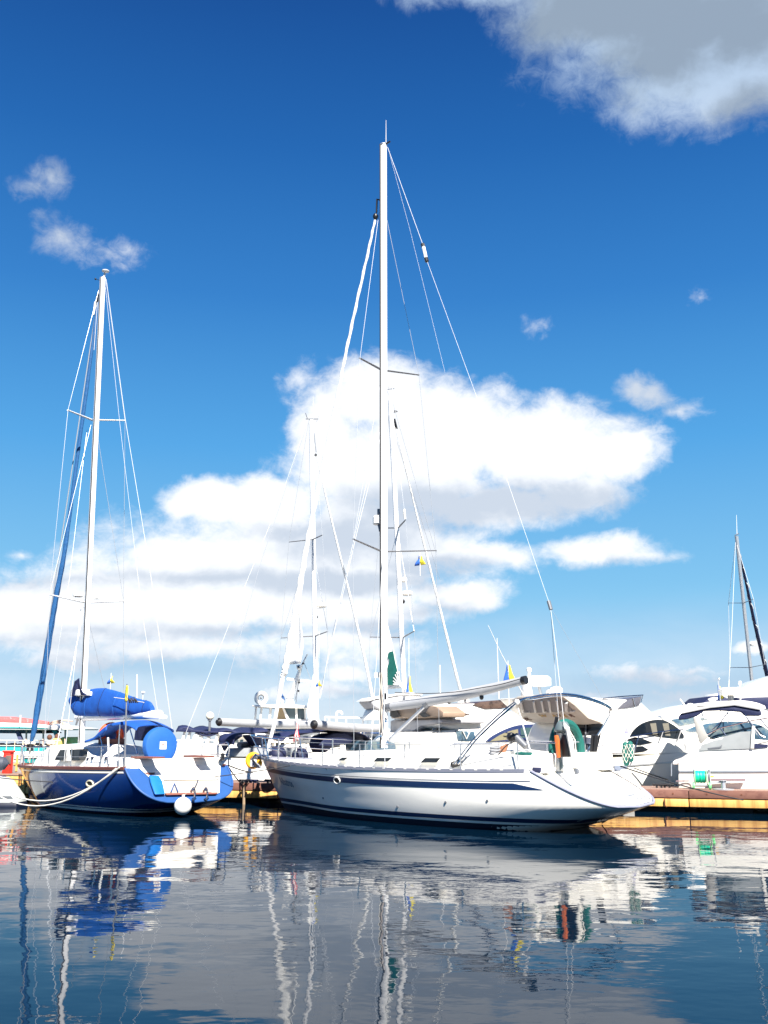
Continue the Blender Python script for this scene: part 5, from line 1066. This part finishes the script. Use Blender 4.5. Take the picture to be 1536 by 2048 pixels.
cf.prY('hull_bumper', [(1352, 1561), (1378, 1561), (1378, 1563), (1352, 1563.5)], 2.0, 1.9, mat('bumper_lilac', (.20, .14, .16), .6)); cf.prY('hull_bumper', [(1420, 1558), (1491, 1558), (1491, 1562), (1420, 1562)], 2.0, 1.9, mat('bumper_brown', (.20, .14, .16), .6))
cf.prY('hull_door', [(1342, 1527), (1344, 1526), (1344, 1552), (1342, 1552)], 1.94, 1.9, ALU)
# big flybridge yacht behind it
df = stern_frame('large_motor_yacht', 1335, 43, 180, 16, label='large white motor yacht with navy flybridge canopy behind the open cruiser', cat='motor yacht'); E = df.e
h = moto_hull(df, 16, 2.4, 2.9, 2.3, 2.1)
df.prY('superstructure', [(1320, 1432), (1350, 1420), (1385, 1410), (1430, 1402), (1536, 1400), (1600, 1420), (1650, 1470), (1650, 1500), (1340, 1500), (1352, 1470), (1335, 1452)], 2.1, -2.1, WHITE, bevel=.15, seg=3)
df.prY('side_window', [(1343, 1439), (1372, 1435), (1386, 1434), (1418, 1437), (1400, 1441), (1388, 1446), (1360, 1452)], 2.16, 2.0, BGLASS, bevel=.01)
df.prY('side_window', [(1370, 1461), (1392, 1452), (1420, 1446), (1450, 1445), (1450, 1462), (1380, 1464)], 2.16, 2.0, BGLASS, bevel=.01)
df.prY('canopy', [(1400, 1411), (1415, 1398), (1422, 1392), (1445, 1393), (1466, 1400), (1466, 1408), (1440, 1411)], 1.6, -1.4, NAVYC, bevel=.05)
df.prY('canopy_window', [(1416, 1398), (1428, 1394), (1440, 1396), (1430, 1401), (1418, 1401)], 1.63, 1.6, WHITE)
df.prY('folded_dinghy', [(1428, 1392), (1436, 1386), (1450, 1388), (1456, 1394)], .8, -.8, WHITE, bevel=.05)
df.prY('flybridge_top', [(1465, 1396), (1500, 1378), (1536, 1358), (1600, 1340), (1640, 1400), (1500, 1400)], 1.4, -1.4, WHITE, bevel=.1)
df.prY('navy_band', [(1470, 1398), (1500, 1395), (1536, 1394), (1600, 1396), (1600, 1424), (1536, 1418), (1512, 1408)], 2.2, -1.4, NAVYC, bevel=.05)
tube('whip_antenna', [df.Y(1375, 1418, 1), df.Y(1360, 1398, 1)], .03, WIREW, E, 6); tube('whip_antenna', [df.Y(1358, 1424, 1), df.Y(1358, 1417, 1)], .04, WIREW, E, 6)
b = MB(); b.lathe([(.2, -.1), (.22, 0), (.1, .12), (.001, .14)], df.Y(1381, 1413, .8), 16); b.build('dome', WHITE, E)
# sailing yacht mast at the far right with navy and white furled jib
rf_ = stern_frame('distant_sailing_yacht', 1490, 50, 118, 11, label='far sailing yacht at right, jib rolled in a navy and white spiral', cat='sailing yacht'); E = rf_.e
h = Hull(11, .9, .5, 1.8, 1.5, .6, 1.5, 1.3, 1.3, kz1=.1, ku=.7); h.shell(WHITE, E, nu=30, nv=10); h.deck(DECK, E); h.transom(WHITE, E)
mo, a, c = mast(rf_, (1512, 1440), (1473, 1072), .12, ALU, E)
for root, n_, f_, s in (((1487, 1206), (1457, 1206), (1507, 1198), 1.0), ((1500, 1335), (1460, 1335), (1530, 1329), 1.2)):
    spreader(rf_, root, n_, -s, .035, ALUD, mo); spreader(rf_, root, f_, s, .035, ALUD, mo)
for pts in ([(1471, 1085, 0), (1457, 1206, -1.0), (1460, 1335, -1.2), (1455, 1440, -1.4)], [(1471, 1085, 0), (1464, 1250, 0), (1457, 1380, 0)], [(1474, 1090, 0), (1507, 1198, 1.0), (1530, 1329, 1.2)]): cable(rf_, pts, .010, WIREW, E)
pp = [rf_.Y(x, y, 0) for x, y in ((1478, 1105), (1492, 1165), (1510, 1250), (1527, 1320), (1540, 1375))]; pp = smooth_pts(pp, 16)
b = MB(); 
b.path(pp, [.05 + .08 * i / len(pp) for i in range(len(pp))], 10); sj = b.build('furled_jib', NAVYC, E)
sp_ = []
for i, p in enumerate(pp): sp_.append(p + Vector((math.cos(i * .8), math.sin(i * .8), .2)) * (.05 + .08 * i / len(pp)))
MB().path(sp_, .028, 6, .045).build('white_spiral', SAILW, sj)
tube('vhf_aerial', [rf_.Y(1474, 1070, 0), rf_.Y(1473, 1030, 0)], .016, WIREW, mo, 6, r2=.008)
b = MB(); b.path([rf_.Y(1470, 1071, 0), rf_.Y(1477, 1067, 0)], .03, 6); b.build('wind_vane', ALUD, mo)
b = MB(); b.lathe([(.2, -.1), (.24, .0), (.2, .1), (.001, .11)], rf_.Y(1505, 1288, 0), 14); b.build('radome', WHITE, mo)

# ================================================================== passenger boat behind the bow
pf = Frame('passenger_boat', 0, 46, 0, label='white passenger boat with wheelhouse and blue stripe behind the bow', cat='passenger boat'); E = pf.e
def bxp(name, pts, y0, y1, m, par=None, bevel=.03): return pf.prY(name, pts, y0, y1, m, par=par, bevel=bevel)
bxp('hull', [(470, 1530), (480, 1560), (760, 1560), (800, 1500), (470, 1500)], -1.6, 2.2, WHITE)
bxp('lower_cabin', [(520, 1500), (520, 1476), (800, 1478), (800, 1500)], -1.2, 1.8, WHITE)
for (x0, x1) in ((548, 570), (578, 600), (606, 616), (722, 738), (744, 760)): 
    fr = bxp('window', [(x0, 1473), (x1, 1473), (x1, 1480), (x0, 1480)], -1.56, -1.4, GLASS, bevel=.005)
for (x0, x1) in ((552, 571), (578, 600)): bxp('lower_window', [(x0, 1486), (x1, 1486), (x1, 1497), (x0, 1497)], -1.26, -1.1, GLASS, bevel=.005)
bxp('upper_cabin', [(506, 1484), (508, 1462), (540, 1455), (780, 1458), (780, 1484)], -1.5, 2.0, WHITE)
bxp('blue_stripe', [(500, 1460), (516, 1458.5), (640, 1459.5), (640, 1463), (500, 1463)], -1.62, -1.5, BRBLUE, bevel=.005)
bxp('upper_deck', [(490, 1457), (508, 1448), (620, 1450), (640, 1457)], -1.8, 2.2, WHITE)
b = MB(); b.path([pf.Y(540, 1484, -1.7), pf.Y(640, 1484, -1.7)], .03, 6); b.path([pf.Y(540, 1480, -1.7), pf.Y(640, 1480, -1.7)], .02, 6)
for i in range(11): x = 540 + i * 10; b.path([pf.Y(x, 1479, -1.7), pf.Y(x, 1500, -1.7)], .018, 5)
b.build('deck_rail', WHITE, E)
# wheelhouse: sill, posts, roof, glass
bxp('wheelhouse_base', [(508, 1450), (509, 1438), (618, 1439), (622, 1452)], -1.2, 1.2, WHITE)
bxp('wheelhouse_roof', [(504, 1413), (505, 1410), (530, 1409), (570, 1408), (622, 1412), (622, 1417), (540, 1415)], -1.5, 1.5, WHITE, bevel=.02)
for (x0, x1, x2, x3) in ((510, 514, 512, 508), (521, 525, 522, 518), (539, 544, 541, 537), (552, 556, 553, 549), (563, 567, 579, 573), (590, 595, 595, 591), (608, 611, 612, 609)):
    bxp('window_post', [(x0, 1413), (x1, 1413), (x2, 1439), (x3, 1439)], -1.2, -1.1, WHITE, bevel=.01)
    pf.prY('window_post', [(x0, 1413), (x1, 1413), (x2, 1439), (x3, 1439)], 1.0, 1.1, WHITE)
bxp('windscreen', [(566, 1413), (608, 1415), (610, 1439), (577, 1439)], -1.08, -1.05, mat('wheelhouse_glass', (.10, .14, .16), .08), bevel=.005)
bxp('chart_cabin', [(552, 1414), (566, 1414), (572, 1438), (550, 1438)], -.9, .6, mat('wood_beige', (.42, .32, .2), .6))
lbp = pf.Y(522, 1396, -1.0); MB().torus(lbp, .22, .09, (1, 0, 0), (0, 0, 1), n=28, k=10).build('loudhailer_ring', WHITE, E); MB().torus(lbp, .14, .03, (1, 0, 0), (0, 0, 1), n=24, k=8).build('loudhailer_mouth', ALUD, E); MB().sphere(lbp + Vector((0, .02, 0)), .05, 10).build('loudhailer_core', ALUD, E)
MB().path([pf.Y(522, 1404, -1), pf.Y(522, 1410, -1)], .03, 6).build('loudhailer_stand', WHITE, E)
for x in (557, 565): bxp('exhaust_pipe', [(x - 2, 1392), (x + 2, 1392), (x + 2, 1409), (x - 2, 1409)], -.3, -.1, WHITE)
bxp('blue_lamp_cover', [(557, 1386), (561, 1384), (568, 1394), (569, 1401), (562, 1394), (557, 1393)], -.35, -.1, mat('cover_blue', (.02, .09, .26), .6))
bxp('radar_mast', [(571, 1409), (573, 1393), (583, 1380), (591, 1352), (602, 1330), (604, 1332), (592, 1372), (586, 1396), (590, 1411)], -.25, .1, WHITE)
tube('radar_mast_spar', [pf.Y(596, 1345, -.1), pf.Y(615, 1308, -.1)], .045, WHITE, E, 8, r2=.03)
b = MB(); b.path([pf.Y(574, 1358, -.1), pf.Y(624, 1363, -.1)], .06, 8, .045); b.build('crosstree', WHITE, E)
bxp('floodlight', [(592, 1330), (601, 1329), (602, 1338), (594, 1339)], -.5, -.2, WHITE); bxp('floodlight_glass', [(595, 1332), (599, 1332), (599, 1336), (595, 1336)], -.53, -.5, GLASS, bevel=.005)
for (x, y) in ((598, 1365), (606, 1327), (597, 1382)): b = MB(); b.sphere(pf.Y(x, y, -.2), .05, 8); b.build('mast_lamp', BLACK, E)
for pts in ([(606, 1325, 0), (590, 1400, 0)], [(608, 1325, 0), (622, 1360, 0)], [(597, 1380, 0), (607, 1402, 0)], [(600, 1335, 0), (592, 1405, 0)]): cable(pf, pts, .012, WIRE, E, name='mast_stay')
# aft top deck with railing, yellow seats and blue bulwark
b = MB(); b.path([pf.Y(650, 1434, -1.2), pf.Y(762, 1437, -1.2)], .04, 8)
for x in (650, 658, 692, 726, 745): b.path([pf.Y(x, 1434, -1.2), pf.Y(x, 1458, -1.2)], .035, 6)
b.path(smooth_pts([pf.Y(x, y, -1.2) for x, y in ((673, 1455), (673, 1432), (674, 1425), (679, 1423), (683, 1425), (684, 1429))]), .05, 8)
b.build('top_rail', WHITE, E)
bxp('yellow_bench', [(646, 1448), (695, 1449), (695, 1453), (646, 1452)], -1.1, -.6, YELLOW, bevel=.01)
for x in (648, 655, 662, 672, 684, 692): bxp('bench_leg', [(x - 1, 1452), (x + 1, 1452), (x + 1, 1460), (x - 1, 1460)], -.9, -.8, WHITE, bevel=.005)
bxp('teal_screen', [(697, 1449), (762, 1449), (762, 1458), (697, 1458)], -.4, -.3, mat('teal_screen', (.02, .17, .22), .5), bevel=.01)
bxp('blue_bulwark', [(697, 1462), (762, 1462), (762, 1467), (697, 1467)], -1.7, -1.5, BRBLUE, bevel=.01)
for x in (705, 716, 738, 748): bxp('deck_fitting', [(x, 1457), (x + 3, 1457), (x + 3, 1462), (x, 1462)], -1.0, -.9, random.choice((ROPED, ORWOOD, WHITE)), bevel=.005)
for x in (723, 727): tube('ladder_leg', [pf.Y(725, 1450, -1.75), pf.Y(x + (x - 725) * .8, 1467, -1.75)], .03, WHITE, E, 6)
bxp('deck_locker', [(744, 1454), (746, 1454), (747, 1452), (749, 1455), (760, 1455), (760, 1462), (744, 1462)], -1.3, -.9, WHITE, bevel=.01)

# ================================================================== launch with navy awning on slanted posts
lf_ = Frame('awning_launch', 0, 43, 0, label='white launch with long navy awning on white slanted posts', cat='launch'); E = lf_.e
b = MB(); g = []
for i in range(25):
    x = 352 + i * 7.6; y = 1457 + 3.2 * math.sin(i * .42 + 3.6) * (1 - i / 40) + i * .12
    p = lf_.Y(x, y, -1.3); g.append([p + Vector((0, j * .45, .10 * math.sin(i * .6 + j * .9) + (-.12 if j == 0 else 0))) for j in range(7)])
b.loft(g, closed=False); o = b.build('awning', NAVYC, E, ang=80); md = o.modifiers.new('thickness', 'SOLIDIFY'); md.thickness = .06
lf_.prY('awning_edge', [(352, 1459), (372, 1458), (400, 1461), (430, 1463), (465, 1464), (430, 1466), (400, 1465), (370, 1464), (352, 1463)], -1.35, -1.2, NAVYC, bevel=.02)
for (x0, x1) in ((369, 362), (379, 372), (393, 384), (405, 398), (420, 411), (437, 428), (398, 392)):
    lf_.prY('awning_post', [(x0 - 2, 1464), (x0 + 2.5, 1464), (x1 + 3, 1495), (x1 - 3, 1495)], -1.2, -1.05, WHITE)
lf_.prY('canvas_panel', [(386, 1473), (394, 1464), (398, 1466), (396, 1500), (380, 1500)], -1.25, -1.2, SAILW)
lf_.prY('hull', [(340, 1486), (520, 1486), (540, 1540), (345, 1545)], -1.5, 1.8, WHITE, bevel=.1)
lf_.prY('roof', [(436, 1465), (530, 1467), (530, 1472), (520, 1474), (440, 1473)], -1.4, 1.2, WHITE, bevel=.03)
lf_.prY('cabin', [(436, 1472), (530, 1472), (530, 1500), (430, 1500)], -1.1, 1.0, WHITE, bevel=.03)
for (x0, x1) in ((468, 476), (480, 486)): lf_.prY('cabin_window', [(x0, 1480), (x1, 1480), (x1, 1490), (x0, 1490)], -1.14, -1.0, BGLASS)
b = MB(); b.path([lf_.Y(342, 1481, -1.5), lf_.Y(430, 1481, -1.5)], .03, 6)
for i in range(8): b.path([lf_.Y(345 + i * 12, 1481, -1.5), lf_.Y(345 + i * 12, 1490, -1.5)], .025, 5)
b.build('side_rail', WHITE, E)
# globe lamp
g_ = at(420, 1432, 42); gl = Frame('globe_lamp', g_.x, g_.y, 0, label='round globe lamp on a slim grey post above the navy awning', cat='street lamp')
MB().path([(0, 0, .4), (0, 0, g_.z - .13)], .05, 10).build('post', ALUD, gl.e); MB().path([(0, 0, g_.z - .19), (0, 0, g_.z - .12)], .09, 12).build('collar', ALUD, gl.e)
b = MB(); b.sphere((0, 0, g_.z), .17, 20); b.build('globe', GLOBE, gl.e)

# ================================================================== excursion boat at far left
ef = Frame('excursion_boat', 0, 47, 0, label='excursion boat at far left with teal hull and rolled red canopy', cat='excursion boat'); E = ef.e
ef.prY('hull', [(-150, 1494), (110, 1494), (150, 1486), (140, 1515), (110, 1530), (-150, 1530)], -1.6, 2.4, TEAL, bevel=.1)
ef.prY('hull_band', [(-150, 1503), (118, 1503), (112, 1516), (-150, 1516)], -1.66, -1.5, WHITE, bevel=.01)
ef.prY('roof', [(-150, 1444), (0, 1445), (60, 1447), (110, 1451), (148, 1456), (146, 1460), (60, 1460), (-150, 1459)], -1.8, 2.2, WHITE, bevel=.06)
ef.prY('roof_line', [(-150, 1453), (40, 1454), (95, 1456), (95, 1457), (-150, 1455)], -1.83, -1.78, TEAL, bevel=0)
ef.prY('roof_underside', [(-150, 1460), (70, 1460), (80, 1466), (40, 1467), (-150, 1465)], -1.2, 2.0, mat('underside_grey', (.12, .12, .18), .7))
b = MB(); b.path([ef.Y(x, y, -1.5) for x, y in ((-150, 1438), (-60, 1439), (0, 1441), (30, 1442), (60, 1445), (98, 1448))], [.16, .19, .17, .18, .16, .10], 12); b.build('rolled_canopy', REDC, E)
b = MB()
for pts in (((98, 1447), (112, 1443), (140, 1450)), ((100, 1449), (118, 1446), (142, 1453)), ((96, 1447), (120, 1441), (146, 1442))): b.path(smooth_pts([ef.Y(x, y, -1.5) for x, y in pts]), .035, 6)
b.build('canopy_hoops', mat('pale_wood', (.6, .4, .3), .6), E)
MB().box(tuple(ef.Y(38.5, 1453, -1.9)), tuple(ef.Y(41.5, 1430, -1.8) + Vector((0, .1, 0)))).build('mast_stub', WHITE, E)
ef.prY('roof_support', [(31, 1464), (38, 1464), (46, 1484), (38, 1484)], -1.5, -1.3, mat('support_navy', (.07, .08, .16), .6))
ef.prY('teal_support', [(104, 1461), (110, 1461), (119, 1484), (112, 1478)], -1.5, -1.3, TEAL)
for x in (52, 86, 130): ef.prY('roof_post', [(x - 1.2, 1460), (x + 1.2, 1460), (x + .5, 1494), (x - 1.5, 1494)], -1.4, -1.3, mat('post_pink', (.62, .42, .34), .6))
b = MB(); 
for i in range(16): x = -20 + i * 8; b.box(tuple(ef.Y(x, 1494, -1.1)), tuple(ef.Y(x + 5.5, 1488 - (i % 3), -1.1) + Vector((0, .5, 0))))
b.build('seat_backs', NAVYS, E)
ef.prY('bow_cabin', [(112, 1492), (114, 1482), (124, 1474), (140, 1474), (142, 1492)], -1.0, 1.0, mat('ochre_panel', (.62, .42, .12), .6), bevel=.04)
# quay railing
gx = at(70, 1500, 40.2)
qf = Frame('quay_railing', gx.x, gx.y, 17.2, label='pale metal railing on the pontoon behind the red pedestal', cat='railing'); E = qf.e
b = MB(); za = qf.Y(70, 1481, 0).z; zb_ = .62
for z in (za, za - .2, za - .62): b.path([(-4, 0, z), (1.15, 0, z)], .022, 6)
b.build('rails', mat('pale_rail', (.66, .62, .52), .5), E)
for i in range(14):
    x = -4 + i * .38; MB().path([(x, 0, zb_), (x, 0, za)], .014 if i % 3 else .03, 6).build('baluster', mat('pale_post', (.66, .55, .40), .5) if i == 0 else bpy.data.materials['pale_post'], E)
MB().box((-2.9, .1, zb_ + .3), (-1.75, .16, za - .62)).build('white_board', WHITE, E)
MB().box((-1.5, .1, zb_ + .3), (-.6, .16, za - .62)).build('white_board', WHITE, E)
for x in (-.95, -.7, .62, .85): 
    c = qf.Y(0, 1487, 0)
for i, x in enumerate((54, 66, 98, 106)):
    c = at(x, 1487 if i < 2 else 1486, 40); e = Frame('white_lamp_globe', c.x, c.y, 0, label=('white round float on the quay rail, left of the pair by the blue jib', 'white round float on the quay rail, right of the pair by the blue jib', 'white round float beside the yellow bundle, left one', 'white round float in front of the yellow bundle')[i], cat='float', group='white round floats on the quay rail')
    b = MB(); b.sphere((0, 0, c.z), .10, 14); b.build('ball', GLOBE, e.e); MB().path([(0, 0, c.z - .2), (0, 0, c.z - .08)], .015, 6).build('peg', ALUD, e.e)
c = at(112, 1492, 40.6); e = Frame('yellow_bundle', c.x, c.y, 0, label='yellow canvas bundle with brown caps on the quay, beside the blue bow', cat='bundle')
b = MB(); b.sphere((0, 0, c.z), .26, 14, 1.25); b.build('sack', mat('ochre_canvas', (.75, .48, .12), .8, bump=.02, bs=9), e.e)
for x, z in ((-.28, .34), (.02, .36)): b = MB(); b.sphere((x, 0, c.z + z), .11, 10); b.build('cap', mat('brown_cap', (.12, .05, .03), .8), e.e)
# red pedestal
c = at(19, 1549, 37.9); e = Frame('power_pedestal', c.x, c.y, 17.2, label='red service pedestal on the yellow pontoon at far left', cat='pedestal')
z0 = .83; z1 = at(19, 1504, 37.9).z
b = MB(); b.box((-.26, -.12, z0), (.04, .12, z1)); b.build('cabinet', RED, e.e, bevel=.03); MB().box((-.30, -.14, z1 - .02), (.08, .14, z1 + .05)).build('cap', RED, e.e, bevel=.02)
MB().box((-.12, -.14, z0 + .35), (.10, -.10, z1 - .12)).build('gauge_panel', mat('panel_brown', (.15, .12, .10), .4), e.e, bevel=.01)
c = at(33, 1537, 38.2); e = Frame('yellow_cleat_stand', c.x, c.y, 17.2, label='small yellow frame with grey box beside the red pedestal', cat='frame')
MB().box((-.2, 0, .83), (.22, .2, 1.25)).build('grey_box', mat('box_grey', (.3, .3, .3), .6), e.e, bevel=.02); b = MB(); b.box((-.03, -.03, .9), (.05, 0, 1.5)); b.box((-.12, -.03, 1.12), (.16, 0, 1.18)); b.build('bracket', DYEL, e.e)
# grey inflatable bow and dark fender in the left corner
c = at(-70, 1612, 33); nf = Frame('inflatable_boat', c.x, c.y, 0, label='grey white boat bow entering at the left edge with dark band', cat='dinghy')
nf.prY('hull', smooth2([(-160, 1560), (-40, 1552), (0, 1559), (14, 1575), (26, 1592), (32, 1602)], 4) + [(34, 1618), (-160, 1618)], -.5, .5, mat('pale_grey_hull', (.58, .62, .60), .3), bevel=.18, seg=4)
nf.prY('dark_band', [(-160, 1592), (22, 1592), (26, 1597), (-160, 1597)], -.515, -.48, ALUD)
nf.prY('waterline_band', [(-160, 1603), (33, 1603), (35, 1622), (-160, 1622)], -.53, .53, ANTI, bevel=.1)
c = at(0, 1527, 33); e = Frame('dark_fender', c.x, c.y, 0, label='dark grey cylindrical fender at the left edge', cat='fender')
MB().lathe([(.03, -1.6), (.2, -1.5), (.25, -1.3), (.25, -.1), (.2, .15), (.05, .27)], (0, 0, c.z), 18, 'x').build('body', mat('dark_grey_rubber', (.05, .06, .085), .6), e.e)
MB().path([(-.6, 0, c.z - .2), (-.6, 0, c.z - .45)], .05, 8).build('strap', ROPEW, e.e)

# hose reel on the dock
c = at(1404, 1577, 30.7); hf = Frame('hose_reel_cart', c.x, c.y, 17.2, label='bright green hose reel cart standing on the brown dock', cat='hose reel'); E = hf.e
def hz(py): return hf.Y(1404, py, 0).z
zc = hz(1549)
b = MB(); b.lathe([(.15, -.19), (.20, -.18), (.21, -.1), (.195, -.05), (.215, 0), (.20, .06), (.215, .12), (.19, .18), (.15, .19)], (-.02, 0, zc), 24, 'x'); b.build('hose_coil', GREENB, E)
for x in (-.22, .20): MB().lathe([(.03, -.02), (.27, -.015), (.27, .015), (.03, .02)], (x, 0, zc), 24, 'x').build('drum_flange', GREENL, E)
MB().lathe([(.03, 0), (.24, .01), (.24, .07), (.03, .08)], (.24, 0, zc), 20, 'x').build('drum_hub', ALUD, E)
for x in (-.30, .30): MB().lathe([(.03, -.05), (.115, -.045), (.125, 0), (.115, .045), (.03, .05)], (x, -.12, .64 + .125), 20, 'x').build('wheel', GREENL, E)
b = MB(); b.path([(-.3, -.12, .765), (.3, -.12, .765)], .03, 8); b.build('axle', ALUD, E)
b = MB()
for x in (-.27, .33): b.path([(x, -.12, .78), (x, 0, zc), (x, .06, zc + .3)], .018, 6)
b.path(smooth_pts([Vector((.33, .06, zc + .3)), Vector((.25, .1, zc + .62)), Vector((0, .1, zc + .7)), Vector((-.2, .1, zc + .62)), Vector((-.27, .06, zc + .3))]), .016, 6); b.build('frame', ALU, E)
MB().box((.34, -.02, zc - .02), (.46, .03, zc + .03)).build('crank', YELLOW, E)
hf.e.scale = (.78, .78, .85); hf.e.location.z = .64 * .15
c = at(1447, 1577, 30.4); e = Frame('mooring_bollard', c.x, c.y, 17.2, label='low bollard on the dock right of the green hose reel', cat='bollard')
b = MB(); b.lathe([(.30, 0), (.30, .03), (.07, .05), (.06, .24), (.12, .27), (.001, .28)], (0, 0, .64), 18); b.build('post', ALU, e.e); MB().path([(-.2, 0, .86), (.2, 0, .86)], .03, 8).build('cross_bar', ALU, e.e)
# cleats and junk on the dock
for i, (x, y) in enumerate(((489, 1572), (505, 1574), (1318, 1570), (1334, 1570), (540, 1572))):
    D = 34.4 if x < 600 else 31.6; c = at(x, y, D); e = Frame('dock_cleat', c.x, c.y, 17.2, label=('dark dock cleat nearest the blue yacht stern', 'navy heap on the dock left of the white bow', 'dark cleat right of the white transom, left of two', 'dark cleat right of the white transom, right of two', 'dark cleat close beside the white stem')[i], cat='cleat')
    b = MB(); b.box((-.1, -.05, .64), (-.04, .05, .72)); b.box((.04, -.05, .64), (.1, .05, .72)); b.path([(-.2, 0, .74), (.2, 0, .74)], .035, 8); b.build('cleat', BLACK if i != 1 else NAVYC, e.e)
# mooring post and dark lines by the blue stern
c = at(488, 1600, 34.0); e = Frame('mooring_pole', c.x, c.y, 0, label='thin wooden mooring pole in the water by the blue stern', cat='pole')
MB().path([(0, 0, -.8), (0, 0, at(488, 1570, 34).z)], .05, 8).build('pole', mat('weathered_wood', (.30, .22, .14), .8), e.e); b = MB(); b.torus((0, 0, .72), .1, .035, (1, 0, 0), (0, 1, 0), n=16, k=6); b.build('rope_turns', ROPED, e.e)
def rope(label, a, c, sag, r=.014, m=ROPED, n=18): 
    o = MB().path(catenary(a, c, sag, n), r, 6).build('mooring_rope', m, None); T(o, label, 'rope'); return o
rope('thin dark line drawn across the blue hull to the white bow', at(-40, 1551, 31.5), wf.W(W.side_at(3.0, -1)) + Vector((0, -.1, -.05)), .35, .016)
rope('upper of two white mooring ropes sagging across the blue hull', at(-60, 1528, 32), bf.W(V.side_at(bf.Y(238, 1531, -1.8).x, -1)) + Vector((0, -.06, .03)), 1.0, .022, ROPEW)
rope('lower of two white mooring ropes sagging across the blue hull', at(-60, 1545, 31.8), bf.W(V.side_at(bf.Y(232, 1533, -1.8).x, -1)) + Vector((0, -.08, .0)), 1.0, .022, ROPEW)
rope('dark rope from the blue stern corner down to the mooring pole', bf.W(V.side_at(9.4, 1)) + Vector((.1, -.1, 0)), at(488, 1572, 34), .05, .02)
rope('dark rope from the blue stern corner along the dock to the bow', bf.W(V.side_at(9.4, 1)) + Vector((.1, -.1, .02)), at(505, 1545, 34.8), .03, .02)
rope('dark stern rope from the white yacht to the dock ring', wf.W(Vector((12.0, 1.6, 1.45))), at(1486, 1600, 29.2), .06, .018)
rope('thin brown line hanging down the white hull below the mast', wf.W(W.side_at(6.0, -1)) + Vector((0, -.03, 0)), at(787, 1646, 27.5), .0, .010, mat('brown_line', (.12, .08, .06), .8))
rope('thin grey line hanging down the white hull near the hawse hole', wf.W(W.side_at(4.9, -1)) + Vector((0, -.03, -.03)), at(711, 1612, 28.4), .0, .009, mat('grey_line', (.2, .2, .22), .8))
rope('rusty loop of rope at the white yacht stern by the water', wf.W(Vector((12.9, -.2, .5))), at(1204, 1646, 26.6), .02, .016, ROPEW)
